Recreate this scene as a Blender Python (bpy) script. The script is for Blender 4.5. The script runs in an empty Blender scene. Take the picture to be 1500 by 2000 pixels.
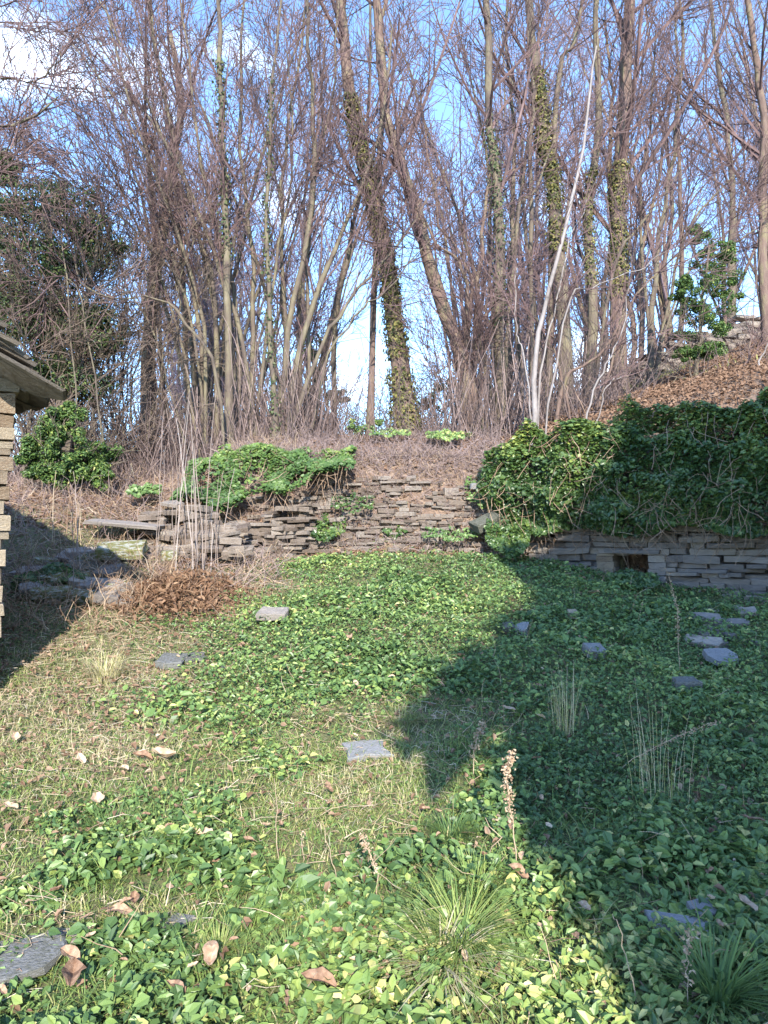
import bpy, math, random
import numpy as np
from mathutils import Vector, Matrix

rng = np.random.default_rng(7)
random.seed(7)
S = bpy.context.scene
C = S.collection
PI = math.pi

# ------------------------------------------------------------------ camera, sky, sun, exposure
CAM = np.array([0.0, 0.0, 1.6]); PITCH = math.radians(2.0); F = 1480.0
cd = bpy.data.cameras.new('camera'); cam = bpy.data.objects.new('camera', cd); C.objects.link(cam)
cam.location = CAM; cam.rotation_euler = (PI/2 + PITCH, 0, 0)
cd.sensor_fit = 'VERTICAL'; cd.sensor_height = 24; cd.lens = 24*F/2000
cd.clip_start = 0.05; cd.clip_end = 2000
S.camera = cam
SUN = Vector((-0.08, 1.0, -0.50)).normalized()
sl = bpy.data.lights.new('sun', 'SUN'); sl.energy = 2.9; sl.angle = math.radians(0.5); sl.color = (1.0, 0.93, 0.80)
so = bpy.data.objects.new('sun', sl); C.objects.link(so); so.rotation_euler = SUN.to_track_quat('-Z', 'Y').to_euler()
W = bpy.data.worlds.new('World'); S.world = W; W.use_nodes = True
nt = W.node_tree; nt.nodes.clear()
N = nt.nodes.new; L = nt.links.new
out = N('ShaderNodeOutputWorld'); bg = N('ShaderNodeBackground'); sky = N('ShaderNodeTexSky')
sky.sky_type = 'NISHITA'; sky.sun_disc = False; sky.sun_elevation = math.asin(-SUN.z); sky.sun_rotation = math.radians(184.5)
sky.altitude = 900; sky.air_density = 1.0; sky.dust_density = 0.0; sky.ozone_density = 4.2
tc = N('ShaderNodeTexCoord'); mp = N('ShaderNodeMapping'); mp.inputs['Location'].default_value = (0.35, 0.1, 0.9)
mp.inputs['Scale'].default_value = (1.0, 1.0, 2.2)
cn = N('ShaderNodeTexNoise'); cn.inputs['Scale'].default_value = 2.1; cn.inputs['Detail'].default_value = 6; cn.inputs['Roughness'].default_value = 0.55
cr = N('ShaderNodeValToRGB'); cr.color_ramp.elements[0].position = 0.57; cr.color_ramp.elements[1].position = 0.72
mx = N('ShaderNodeMix'); mx.data_type = 'RGBA'
L(tc.outputs['Generated'], mp.inputs['Vector']); L(mp.outputs['Vector'], cn.inputs['Vector']); L(cn.outputs['Fac'], cr.inputs['Fac'])
L(cr.outputs['Color'], mx.inputs['Factor']); L(sky.outputs['Color'], mx.inputs['A']); mx.inputs['B'].default_value = (7.6, 8.3, 9.2, 1)
L(mx.outputs['Result'], bg.inputs['Color']); bg.inputs['Strength'].default_value = 0.15
L(bg.outputs[0], out.inputs['Surface'])
S.view_settings.view_transform = 'Standard'; S.view_settings.look = 'None'; S.view_settings.exposure = 2.0
S.view_settings.gamma = 1; S.view_settings.use_curve_mapping = False

# ------------------------------------------------------------------ terrain
def sstep(t): t = np.clip(t, 0, 1); return t*t*(3-2*t)
def bumps(x, y):
    return (0.030*np.sin(1.9*x+0.7*y+1) * np.cos(1.3*y-0.6*x) + 0.018*np.sin(4.1*x-1.7*y+2)*np.sin(3.3*y+0.9*x)
            + 0.008*np.sin(9.3*x+3.1*y)*np.sin(8.1*y-2.3*x+1))
WX = [-60, 1.3, 2.2, 6.0, 9.0, 60]; WY = [10.8, 10.8, 10.25, 7.9, 7.2, 7.2]
def yw(x): return np.interp(x, WX, WY)
def H(x, y):
    x = np.asarray(x, float); y = np.asarray(y, float)
    lo = np.interp(y, [-60, -8, 0, 2.5, 4, 6, 8, 10, 10.8, 14], [-4, -0.5, 0, 0.0, 0.2, 0.55, 0.98, 1.38, 1.45, 1.6])
    lo = lo + 0.10*sstep((-x-1.2)/3)*sstep((y-4)/3) - 0.16*sstep((x-1.2)/2)*sstep((y-5)/3.5)
    w = np.interp(x, [-60, -2.8, -1.9, 1.3, 1.7, 60], [2.3, 2.3, 0.85, 0.85, .12, 0.12])
    yy = yw(x); d = y-yy
    left = sstep((-x-1.9)/1.2)
    up = np.interp(d, [0, 1.2, 3, 5, 10, 18, 60, 400], [2.72, 3.12, 3.42, 3.55, 3.5, 2.6, -3, -30])
    up = up - left*np.interp(d, [0, 3, 5, 20], [0.55, 0.75, 0.9, 0.9])
    up = up - 0.30*sstep((x-1.5)/1.0)*np.interp(d, [0, 2.5], [1, 0])
    up = up + (0.20+.06*sstep((d-3)/5))*np.clip(x-2, 0, 16)*(1+np.clip((y-12)*0.1, -0.35, 1.15)) * sstep((d+0.2)/2.2)
    ha = (x-3.107)*.849-(y-9.417)*.528; hb = (x-3.107)*.528+(y-9.417)*.849
    up = np.where((np.abs(ha) < .23) & (hb > -.3) & (hb < .62), lo, up)
    return lo + (up-lo)*sstep((d+w)/w) + bumps(x, y)
def unproject(px, py, Y):
    dx = (px-750)/F; dz = (1000-py)/F
    v = np.array([dx, math.cos(PITCH)-dz*math.sin(PITCH), math.sin(PITCH)+dz*math.cos(PITCH)])
    return CAM + v*(Y/v[1])
def hit(px, py):
    lo = 1.0
    for Y in np.arange(1.2, 60, 0.02):
        p = unproject(px, py, Y)
        if p[2] <= H(p[0], p[1]): return np.array([p[0], p[1], float(H(p[0], p[1]))])
    return p

# ------------------------------------------------------------------ materials
def mat(name, stops, rough=0.8, scale=6.0, mode='noise', bump=0.0, bscale=40.0, spec=0.3, transl=0.0, detail=5, stretch=None, hue=None):
    m = bpy.data.materials.new(name); m.use_nodes = True; t = m.node_tree; n = t.nodes; l = t.links
    b = n['Principled BSDF']; b.inputs['Roughness'].default_value = rough; b.inputs['Specular IOR Level'].default_value = spec
    ramp = n.new('ShaderNodeValToRGB'); e = ramp.color_ramp.elements
    while len(e) < len(stops): e.new(0.5)
    for k, (p, c) in enumerate(stops): e[k].position = p; e[k].color = (*c, 1)
    tcn = n.new('ShaderNodeTexCoord'); mpn = n.new('ShaderNodeMapping'); l.new(tcn.outputs['Object'], mpn.inputs['Vector'])
    if stretch: mpn.inputs['Scale'].default_value = stretch
    if mode == 'tint':
        a = n.new('ShaderNodeAttribute'); a.attribute_name = 'tint'; l.new(a.outputs['Fac'], ramp.inputs['Fac'])
    elif mode == 'object':
        oi = n.new('ShaderNodeObjectInfo'); ns = n.new('ShaderNodeTexNoise'); ns.inputs['Scale'].default_value = scale; ns.inputs['Detail'].default_value = detail
        l.new(mpn.outputs[0], ns.inputs['Vector'])
        ma = n.new('ShaderNodeMath'); ma.operation = 'MULTIPLY_ADD'; ma.inputs[1].default_value = 0.55; l.new(oi.outputs['Random'], ma.inputs[0])
        mb = n.new('ShaderNodeMath'); mb.operation = 'MULTIPLY_ADD'; mb.inputs[1].default_value = 0.9; mb.inputs[2].default_value = -0.22; l.new(ns.outputs['Fac'], mb.inputs[0])
        l.new(mb.outputs[0], ma.inputs[2]); l.new(ma.outputs[0], ramp.inputs['Fac'])
    else:
        ns = n.new('ShaderNodeTexNoise'); ns.inputs['Scale'].default_value = scale; ns.inputs['Detail'].default_value = detail; ns.inputs['Roughness'].default_value = 0.65
        l.new(mpn.outputs[0], ns.inputs['Vector']); l.new(ns.outputs['Fac'], ramp.inputs['Fac'])
    l.new(ramp.outputs['Color'], b.inputs['Base Color'])
    if bump:
        n2 = n.new('ShaderNodeTexNoise'); n2.inputs['Scale'].default_value = bscale; n2.inputs['Detail'].default_value = 4
        bp = n.new('ShaderNodeBump'); bp.inputs['Strength'].default_value = bump; bp.inputs['Distance'].default_value = 0.02
        l.new(mpn.outputs[0], n2.inputs['Vector']); l.new(n2.outputs['Fac'], bp.inputs['Height']); l.new(bp.outputs[0], b.inputs['Normal'])
    if transl:
        tr = n.new('ShaderNodeBsdfTranslucent'); l.new(ramp.outputs['Color'], tr.inputs['Color'])
        ms = n.new('ShaderNodeMixShader'); ms.inputs[0].default_value = transl
        l.new(b.outputs[0], ms.inputs[1]); l.new(tr.outputs[0], ms.inputs[2]); l.new(ms.outputs[0], n['Material Output'].inputs['Surface'])
    return m
M = {}
M['peri'] = mat('periwinkle_leaf', [(0, (.045, .09, .03)), (.3, (.095, .165, .055)), (.6, (.165, .255, .075)), (.85, (.28, .35, .10)), (1, (.46, .44, .17))], .42, mode='tint', transl=.2, spec=.45)
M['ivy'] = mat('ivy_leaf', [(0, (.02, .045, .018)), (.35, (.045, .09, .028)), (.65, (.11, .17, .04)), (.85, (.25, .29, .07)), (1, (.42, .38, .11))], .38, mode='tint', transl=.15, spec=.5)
M['ivyy'] = mat('trunk_ivy_leaf', [(0, (.05, .065, .025)), (.5, (.13, .135, .045)), (.85, (.24, .21, .07)), (1, (.30, .21, .10))], .5, mode='tint', transl=.15)
M['brushx'] = mat('scrub_twigs', [(.3, (.07, .05, .042)), (.6, (.14, .105, .085)), (.8, (.21, .17, .13))], .85, 1.5)
M['ivym'] = mat('mound_ivy_leaf', [(0, (.03, .06, .025)), (.4, (.06, .115, .035)), (.7, (.125, .20, .05)), (.9, (.24, .29, .08)), (1, (.38, .36, .14))], .45, mode='tint', transl=.15)
M['ivyt'] = mat('upper_ivy_leaf', [(0, (.03, .045, .02)), (.5, (.06, .085, .035)), (1, (.13, .14, .06))], .6, mode='tint', transl=.1)
M['brush'] = mat('brushwood', [(0, (.06, .042, .04)), (.5, (.13, .095, .09)), (1, (.25, .19, .18))], .85, mode='tint')
M['ever'] = mat('evergreen_leaf', [(0, (.03, .05, .025)), (.5, (.06, .10, .04)), (.85, (.13, .18, .055)), (1, (.24, .27, .08))], .5, mode='tint', transl=.15)
M['grass'] = mat('grass_blade', [(0, (.09, .16, .06)), (.35, (.19, .28, .075)), (.6, (.31, .35, .11)), (.8, (.46, .41, .21)), (1, (.58, .50, .34))], .6, mode='tint', transl=.25)
M['dry'] = mat('dry_stalk', [(0, (.20, .13, .09)), (.4, (.33, .23, .16)), (.8, (.50, .40, .29)), (1, (.60, .53, .43))], .8, mode='tint', transl=.1)
M['pale'] = mat('pale_stalk', [(0, (.20, .155, .135)), (.5, (.29, .24, .22)), (1, (.40, .35, .33))], .75, mode='tint')
M['litter'] = mat('dead_leaf', [(0, (.12, .07, .045)), (.35, (.22, .135, .09)), (.7, (.32, .22, .155)), (.9, (.42, .32, .235)), (1, (.54, .45, .35))], .75, mode='tint', transl=.15)
M['dleaf'] = mat('large_dead_leaf', [(.15, (.17, .095, .06)), (.4, (.33, .21, .14)), (.6, (.45, .31, .21)), (.85, (.62, .49, .35))], .75, 5, mode='object', bump=.3, bscale=60, transl=.12)
M['stone'] = mat('schist', [(.05, (.10, .09, .085)), (.35, (.19, .17, .16)), (.6, (.27, .24, .22)), (.85, (.36, .31, .26)), (1, (.45, .42, .40))], .85, 5, mode='object', bump=.7, bscale=18, stretch=(1, 1, 3.0))
M['warm'] = mat('warm_schist', [(.05, (.15, .10, .065)), (.3, (.25, .185, .13)), (.5, (.31, .26, .20)), (.7, (.40, .32, .23)), (1, (.46, .43, .38))], .9, 11, mode='object', bump=1.0, bscale=16, stretch=(1, 1, 2.0))
M['rubble'] = mat('rubble_stone', [(.05, (.08, .06, .048)), (.3, (.155, .12, .098)), (.6, (.235, .195, .165)), (.85, (.31, .27, .24)), (1, (.36, .37, .29))], .9, 9, mode='object', bump=.8, bscale=22)
M['grey'] = mat('grey_slate', [(.1, (.06, .065, .045)), (.35, (.12, .12, .105)), (.6, (.20, .20, .205)), (1, (.30, .30, .31))], .85, 13, mode='object', bump=.5, bscale=25)
M['moss'] = mat('mossy_stone', [(.3, (.09, .11, .03)), (.48, (.16, .15, .06)), (.56, (.30, .31, .27)), (.8, (.42, .43, .40))], .9, 5, bump=.7, bscale=20)
M['bark'] = mat('bark', [(.25, (.05, .042, .035)), (.45, (.105, .082, .068)), (.6, (.15, .13, .085)), (.75, (.20, .165, .14))], .9, 9, bump=.9, bscale=22, stretch=(1, 1, .25))
M['barkp'] = mat('reddish_bark', [(.25, (.07, .048, .04)), (.5, (.145, .10, .085)), (.65, (.17, .145, .09)), (.78, (.24, .18, .155))], .9, 7, bump=.9, bscale=20, stretch=(1, 1, .3))
M['barkw'] = mat('pale_bark', [(.3, (.13, .11, .10)), (.5, (.22, .195, .19)), (.75, (.31, .285, .28))], .75, 8, bump=.3, bscale=25, stretch=(1, 1, .4))
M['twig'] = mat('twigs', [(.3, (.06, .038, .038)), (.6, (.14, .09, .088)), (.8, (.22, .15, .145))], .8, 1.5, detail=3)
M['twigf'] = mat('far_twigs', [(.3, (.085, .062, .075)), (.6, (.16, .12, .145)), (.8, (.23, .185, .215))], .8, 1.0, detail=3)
M['soil'] = mat('soil', [(.2, (.05, .035, .025)), (.5, (.10, .07, .045)), (.8, (.16, .12, .08))], .95, 6, bump=.6)

# ------------------------------------------------------------------ mesh helpers
def mk_mesh(name, V, faces, tints=None, smooth=False):
    me = bpy.data.meshes.new(name)
    V = np.asarray(V, np.float32).reshape(-1, 3)
    if not isinstance(faces, list): faces = [faces]
    faces = [np.asarray(f, np.int32) for f in faces if len(f)]
    loops = np.concatenate([f.ravel() for f in faces]); tot = np.concatenate([np.full(len(f), f.shape[1], np.int32) for f in faces])
    st = np.concatenate([[0], np.cumsum(tot)[:-1]]).astype(np.int32)
    me.vertices.add(len(V)); me.vertices.foreach_set('co', V.ravel())
    me.loops.add(len(loops)); me.loops.foreach_set('vertex_index', loops)
    me.polygons.add(len(tot)); me.polygons.foreach_set('loop_start', st); me.polygons.foreach_set('loop_total', tot)
    me.polygons.foreach_set('use_smooth', np.full(len(tot), bool(smooth)))
    me.update(calc_edges=True)
    if tints is not None:
        a = me.attributes.new('tint', 'FLOAT', 'FACE'); a.data.foreach_set('value', np.asarray(tints, np.float32))
    return me
def obj(name, me, m=None, parent=None, **props):
    o = bpy.data.objects.new(name, me); C.objects.link(o)
    if me is not None and m is not None and not me.materials: me.materials.append(m)
    if parent is not None: o.parent = parent
    for k, v in props.items(): o[k] = v
    return o
def empty(name, loc, label, cat, group=None, rz=0):
    o = bpy.data.objects.new(name, None); C.objects.link(o); o.location = [float(a) for a in loc]; o.rotation_euler = (0, 0, rz); o.empty_display_size = .2
    o['label'] = label; o['category'] = cat
    if group: o['group'] = group
    return o
def local(V, o): return np.asarray(V) - np.array(o.location)
def nrm(v): return v/np.maximum(np.linalg.norm(v, axis=-1, keepdims=True), 1e-9)
def rdir(n): return nrm(rng.normal(size=(n, 3)))

LEAF = np.array([[0, 0, 0], [.42, .30, .14], [.30, .70, .10], [0, 1.04, -.08], [-.30, .70, .10], [-.42, .30, .14]])
def leaves(P, Nn, size, aspect=.6, curl=1.0, yaw=None):
    n = len(P); Nn = nrm(Nn)
    T = nrm(np.cross(Nn, rdir(n))) if yaw is None else nrm(yaw - Nn*np.sum(yaw*Nn, 1, keepdims=True))
    B = np.cross(T, Nn)
    t = LEAF[None]; s = np.asarray(size).reshape(-1, 1, 1)*np.ones((n, 1, 1))
    asp = (aspect*(0.8+.4*rng.random(n))).reshape(-1, 1)
    V = P[:, None] + s*(B[:, None]*(t[..., 0:1]*asp[:, :, None]*1.3) + T[:, None]*(t[..., 1:2]-.5)*1.08 + Nn[:, None]*t[..., 2:3]*curl)
    base = (np.arange(n)*6)[:, None]
    Fc = np.concatenate([base+np.array([0, 1, 2, 3]), base+np.array([0, 3, 4, 5])])
    return V.reshape(-1, 3), Fc
def leaf_tints(t): return np.concatenate([t, t])
def leaf_mesh(name, P, Nn, size, tint, **k):
    V, Fc = leaves(P, Nn, size, **k); return mk_mesh(name, V, Fc, leaf_tints(np.clip(tint, 0, 1)))

def tubes(P, R, k=3):
    """P (B,M,3), R (B,M) -> verts, quads"""
    B, Mn, _ = P.shape
    D = nrm(P[:, -1]-P[:, 0]); ref = np.where(np.abs(D[:, 2:3]) < .8, np.array([[0, 0, 1.]]), np.array([[1., 0, 0]]))
    U = nrm(np.cross(D, ref)); Vv = np.cross(D, U)
    a = np.arange(k)*2*PI/k; ph = rng.random((B, 1))*6.28
    ca = np.cos(a+ph)[:, None, :, None]; sa = np.sin(a+ph)[:, None, :, None]
    X = P[:, :, None] + R[:, :, None, None]*(ca*U[:, None, None]+sa*Vv[:, None, None])
    idx = np.arange(B*Mn*k).reshape(B, Mn, k)
    nx = np.roll(idx, -1, axis=2)
    q = np.stack([idx[:, :-1], nx[:, :-1], nx[:, 1:], idx[:, 1:]], -1).reshape(-1, 4)
    return X.reshape(-1, 3), q
class Acc:
    def __init__(s): s.V = []; s.F = []; s.T = []; s.n = 0
    def add(s, V, Fc, t=None):
        s.V.append(V); s.F.append(Fc+s.n); s.n += len(V)
        s.T.append(np.full(len(Fc), .5) if t is None else t)
    def mesh(s, name, smooth=False):
        ws = {}
        for f, t in zip(s.F, s.T): ws.setdefault(f.shape[1], [[], []]); ws[f.shape[1]][0].append(f); ws[f.shape[1]][1].append(t)
        fl = [np.concatenate(a) for a, _ in ws.values()]; tl = np.concatenate([np.concatenate(b) for _, b in ws.values()])
        return mk_mesh(name, np.concatenate(s.V), fl, tl, smooth)
def resample(pts, n, wob=0.0):
    pts = np.asarray(pts, float); m = len(pts); p = np.vstack([2*pts[0]-pts[1], pts, 2*pts[-1]-pts[-2]])
    out = []
    for t in np.linspace(0, m-1-1e-6, n):
        i = int(t); f = t-i; a, b, c, d = p[i:i+4]
        out.append(.5*((2*b)+(-a+c)*f+(2*a-5*b+4*c-d)*f*f+(-a+3*b-3*c+d)*f**3))
    out = np.array(out); out[1:-1] += rng.normal(size=(n-2, 3))*wob
    return out
def grow(P, R, n, t0, length, ang, M2, up=.1, wob=.12, rr=.5, rmin=.003, bias=None, t1=1.0):
    B, Mn, _ = P.shape
    n = np.asarray(n) if np.ndim(n) else np.full(B, n)
    ix = np.repeat(np.arange(B), n); m = len(ix)
    t = t0+(t1-t0)*rng.random(m); f = t*(Mn-1)*.9999; i0 = f.astype(int); fr = (f-i0)[:, None]
    st = P[ix, i0]*(1-fr)+P[ix, i0+1]*fr; tg = nrm(P[ix, i0+1]-P[ix, i0]); rp = R[ix, i0]*(1-fr[:, 0])+R[ix, i0+1]*fr[:, 0]
    pr = nrm(np.cross(tg, rdir(m)))
    if bias is not None: pr = nrm(pr+bias)
    a = np.radians(ang[0]+(ang[1]-ang[0])*rng.random(m))[:, None]
    d = nrm(tg*np.cos(a)+pr*np.sin(a))
    plen = np.linalg.norm(P[ix, -1]-P[ix, 0], axis=1)
    ln = length*(1.15-.6*t)*(.55+.8*rng.random(m)); ln = np.minimum(ln, plen*.8)
    Q = np.zeros((m, M2, 3)); Q[:, 0] = st; cur = st
    for j in range(1, M2):
        d = nrm(d+np.array([0, 0, up])+rng.normal(size=(m, 3))*wob); cur = cur+d*(ln/(M2-1))[:, None]; Q[:, j] = cur
    r0 = np.maximum(rp*rr, rmin); tp = np.linspace(1, .35, M2)
    return Q, np.maximum(r0[:, None]*tp[None], rmin*.7)
def gap_twigs(acc, P, R, dens=1.0, l1=2.6, levels=3, up=.10, rt=.0045, t0=.22, ang=(20, 48)):
    """grow limbs, branches and twigs on main stems P"""
    n1 = max(3, int(13*dens))
    a1, r1 = grow(P, R, n1, t0, l1, ang, 7, up, .09, .42, .010)
    acc.add(*tubes(a1, r1, 4))
    a2, r2 = grow(a1, r1, 7, .15, l1*.42, (18, 48), 5, up*.8, .11, .45, .006)
    acc.add(*tubes(a2, r2, 3))
    if levels > 2:
        a3, r3 = grow(a2, r2, 4, .1, l1*.20, (20, 55), 3, up*.6, .14, .5, rt)
        acc.add(*tubes(a3, r3, 3))
        a4, r4 = grow(P, R, int(8*dens), .3, l1*.4, (25, 65), 4, up, .15, .2, rt)
        acc.add(*tubes(a4, r4, 3))
def stem_world(px, Y, dY=0.0, wob=.02, n=16):
    pts = []
    for k, (x, y) in enumerate(px): pts.append(unproject(x, y, Y+dY*k/(len(px)-1)))
    g = float(H(pts[0][0], pts[0][1])); pts[0][2] = min(pts[0][2], g-.08)
    return resample(pts, n, wob)

# ------------------------------------------------------------------ ground sheet
def axis(segs):
    v = []
    for a, b, s in segs: v += list(np.arange(a, b, s))
    v.append(segs[-1][1]); return np.array(v)
gx = axis([(-400, -60, 40), (-60, -14, 2), (-14, -6, .4), (-6, 7, .07), (7, 16, .35), (16, 60, 2), (60, 400, 40)])
gy = axis([(-60, -10, 4), (-10, 0, .6), (0, 12.5, .07), (12.5, 30, .4), (30, 80, 3), (80, 500, 40)])
GX, GY = np.meshgrid(gx, gy); GZ = H(GX, GY)
nx_, ny_ = len(gx), len(gy); ii = (np.arange(ny_-1)[:, None]*nx_+np.arange(nx_-1)[None]).ravel()
Fq = np.stack([ii, ii+1, ii+1+nx_, ii+nx_], 1)
me = mk_mesh('ground', np.stack([GX, GY, GZ], -1).reshape(-1, 3), Fq, None, True)
zone = me.attributes.new('zone', 'FLOAT', 'POINT')
zone.data.foreach_set('value', sstep((GY-yw(GX)+np.where(GX < 1.5, 1.1, .3))/.6).astype(np.float32).ravel())
gm = bpy.data.materials.new('ground'); gm.use_nodes = True; t = gm.node_tree; n = t.nodes; l = t.links
b = n['Principled BSDF']; b.inputs['Roughness'].default_value = .95
at = n.new('ShaderNodeAttribute'); at.attribute_name = 'zone'
tcn = n.new('ShaderNodeTexCoord')
def ramp_noise(scale, stops, det=8):
    ns = n.new('ShaderNodeTexNoise'); ns.inputs['Scale'].default_value = scale; ns.inputs['Detail'].default_value = det; ns.inputs['Roughness'].default_value = .7
    l.new(tcn.outputs['Object'], ns.inputs['Vector']); r = n.new('ShaderNodeValToRGB'); e = r.color_ramp.elements
    while len(e) < len(stops): e.new(.5)
    for k, (p, c) in enumerate(stops): e[k].position = p; e[k].color = (*c, 1)
    l.new(ns.outputs['Fac'], r.inputs['Fac']); return r, ns
lowr, ns1 = ramp_noise(5, [(.3, (.06, .06, .03)), (.45, (.09, .10, .04)), (.55, (.13, .13, .06)), (.7, (.20, .17, .09))])
upr, ns2 = ramp_noise(14, [(.3, (.08, .055, .04)), (.5, (.17, .115, .085)), (.6, (.24, .17, .125)), (.75, (.32, .25, .19))])
mxn = n.new('ShaderNodeMix'); mxn.data_type = 'RGBA'
l.new(at.outputs['Fac'], mxn.inputs['Factor']); l.new(lowr.outputs['Color'], mxn.inputs['A']); l.new(upr.outputs['Color'], mxn.inputs['B'])
l.new(mxn.outputs['Result'], b.inputs['Base Color'])
bp = n.new('ShaderNodeBump'); bp.inputs['Strength'].default_value = .8; bp.inputs['Distance'].default_value = .03; l.new(ns2.outputs['Fac'], bp.inputs['Height']); l.new(bp.outputs[0], b.inputs['Normal'])
obj('ground', me, gm, kind='structure')

# ------------------------------------------------------------------ stones
def stone_mesh(k, flat=1.0, irr=.10, sharp=False):
    r = random.Random(k); m = 8
    base = [(-.5, -.5), (0, -.53), (.5, -.5), (.53, 0), (.5, .5), (0, .52), (-.5, .5), (-.52, 0)]
    ring = [(x*(1+r.uniform(-irr, irr)), y*(1+r.uniform(-irr, irr))) for x, y in base]
    V = []
    zj = .035 if sharp else .09
    for s, z in (((.995, -.5), (1.0, .40), (.98, .5)) if sharp else ((.97, -.5), (1.0, .36), (.93, .5))):
        for x, y in ring: V.append((x*s+r.uniform(-.02, .02), y*s+r.uniform(-.02, .02), z+r.uniform(-zj, zj)))
    Fq = [[a*m+j, a*m+(j+1) % m, (a+1)*m+(j+1) % m, (a+1)*m+j] for a in (0, 1) for j in range(m)]
    me = mk_mesh('stone', V, [np.array(Fq), np.array([[2*m+j for j in range(m)], [m-1-j for j in range(m)]])])
    return me
def stone_set(material, n=10, irr=.1, off=0, sharp=False):
    r = [stone_mesh(k+off, irr=irr, sharp=sharp) for k in range(n)]
    for a in r: a.materials.append(material)
    return r
SM = stone_set(M['stone'], 12); SW = stone_set(M['warm'], 10, .06, off=50, sharp=True); SG = stone_set(M['grey'], 8, .30, off=80); SRb = stone_set(M['rubble'], 12, .30, off=160); SMo = stone_set(M['moss'], 4, .18, off=120)
def put_stone(meshes, loc, scale, rot, parent, name='stone', **props):
    o = obj(name, random.choice(meshes), None, parent, **props); o.location = [float(a) for a in loc]; o.scale = scale; o.rotation_euler = rot
    return o
def wall_run(root, meshes, line, top, base=None, hmin=.035, hmax=.085, lmin=.14, lmax=.42, depth=.34, batter=.12, skip=None, jit=.02, limit=300, rag=0.0):
    """courses of stones along a polyline of (x, y); coordinates relative to the root"""
    line = np.array(line, float); seg = np.linalg.norm(np.diff(line, axis=0), axis=1); cum = np.concatenate([[0], np.cumsum(seg)]); Lt = cum[-1]
    o0 = np.array(root.location); cnt = 0
    def at(s):
        x = np.interp(s, cum, line[:, 0]); y = np.interp(s, cum, line[:, 1]); i = min(np.searchsorted(cum, s, 'right')-1, len(seg)-1); i = max(i, 0)
        d = (line[i+1]-line[i])/seg[i]; return x, y, d
    zb = min(float(base(*at(s)[:2])) for s in np.linspace(0, Lt, 20)); z = zb-.04; zt = max(top(s) for s in np.linspace(0, Lt, 20))
    while z < zt:
        h = random.uniform(hmin, hmax); s = random.uniform(-.1, 0)
        while s < Lt:
            ln = random.uniform(lmin, lmax)*(1.3 if h > .07 else 1); sc = s+ln/2
            if sc > Lt: break
            x, y, d = at(sc); gz = float(base(x, y))
            if z+h > gz-.02 and z < top(sc)-random.random()*rag and not (skip and skip(sc, z+h/2)) and cnt < limit:
                nrm_ = np.array([d[1], -d[0]])
                off = -(z-zb)*batter+random.uniform(-jit, jit)*1.3
                px_, py_ = x+nrm_[0]*off, y+nrm_[1]*off
                put_stone(meshes, (px_-o0[0], py_-o0[1], z+h/2-o0[2]), (ln*.98, depth*random.uniform(.85, 1.1), h*random.uniform(.78, 1.02)),
                          (random.uniform(-.06, .10), random.uniform(-.06, .06), math.atan2(d[1], d[0])+random.uniform(-.12, .12)), root)
                cnt += 1
            s += ln+random.uniform(.0, .015)
        z += h
    return cnt

# centre retaining wall
wc = empty('dry_stone_wall', (0, 10.6, 1.4), 'crumbling dry stone retaining wall at the middle, under dead brambles', 'wall')
o0 = np.array(wc.location); zc = 1.42; cnt = 0
ycol = np.arange(9.7, 11.4, .01)
while zc < 2.95:
    h = random.uniform(.028, .062); xs = -1.95+random.uniform(0, .1)
    while xs < 1.5:
        ln = random.uniform(.07, .30); xm = xs+ln/2; zz = zc+.04*math.sin(xm*2.3+1)+random.uniform(-.012, .012)
        hh = H(np.full_like(ycol, xm), ycol); j = int(np.argmax(hh > zz)); y_ = ycol[j]
        top_ = 2.62+.35*math.sin((xm+1.9)*.9)
        if hh[j] > zz and random.random() < ((.95 if zz < top_-.6 else .6 if zz < top_ else .22)*(.35 if math.sin(xm*4.1+zz*3)*math.sin(zz*7-xm*2) > .62 else 1)) and cnt < 298:
            loose = zz > top_-.5
            put_stone(SRb, (xm-o0[0], y_+.04-o0[1]+random.uniform(-.03, .03), zz-o0[2]), (ln*.98, random.uniform(.2, .32), h*random.uniform(.8, 1.1)),
                      (random.uniform(-.1, .35) if loose else random.uniform(-.05, .1), random.uniform(-.22, .22) if loose else random.uniform(-.07, .07), random.uniform(-.4, .4) if loose else random.uniform(-.12, .12)), wc); cnt += 1
        xs += ln+random.uniform(0, .03)
    zc += h*1.12
wc2 = empty('dry_stone_wall', (-1.5, 9.9, 1.4), 'short stone buttress under the ivy, left end of the middle wall', 'wall')
wall_run(wc2, SRb, [(-1.75, 9.95), (-1.1, 9.9), (-1.0, 10.3)], lambda s: 1.98+.1*min(s, 1), H, hmin=.03, hmax=.06, lmin=.12, lmax=.40, rag=.25, jit=.03)
# right retaining wall with the square hole
HX, HYc = unproject(1240, 1100, 9.15)[:2]
lr = np.array([(1.45, 10.45), (2.2, 9.98), (6.0, 7.62), (8.5, 6.95)])
line_r = [(1.45, 10.45), (2.2, 9.98), (5.3, 8.055)]; segr = np.linalg.norm(np.diff(lr, axis=0), axis=1)
def s_at_px(px):
    best = None; cum = np.concatenate([[0], np.cumsum(segr)])
    for s in np.linspace(0, cum[-1], 600):
        x = np.interp(s, cum, lr[:, 0]); y = np.interp(s, cum, lr[:, 1]); p = 750+F*x/y
        if best is None or abs(p-px) < best[0]: best = (abs(p-px), s, x, y)
    return best[1:]
sh, hx, hy = s_at_px(1238); sw = .21
hz0 = 1.6+(1052-1124)/F*hy; hz1 = 1.6+(1052-1082)/F*hy
wr = empty('dry_stone_wall', (3, 9.4, 1.1), 'dark dry stone wall in shade below the ivy bank, with a small square hole', 'wall')
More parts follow.
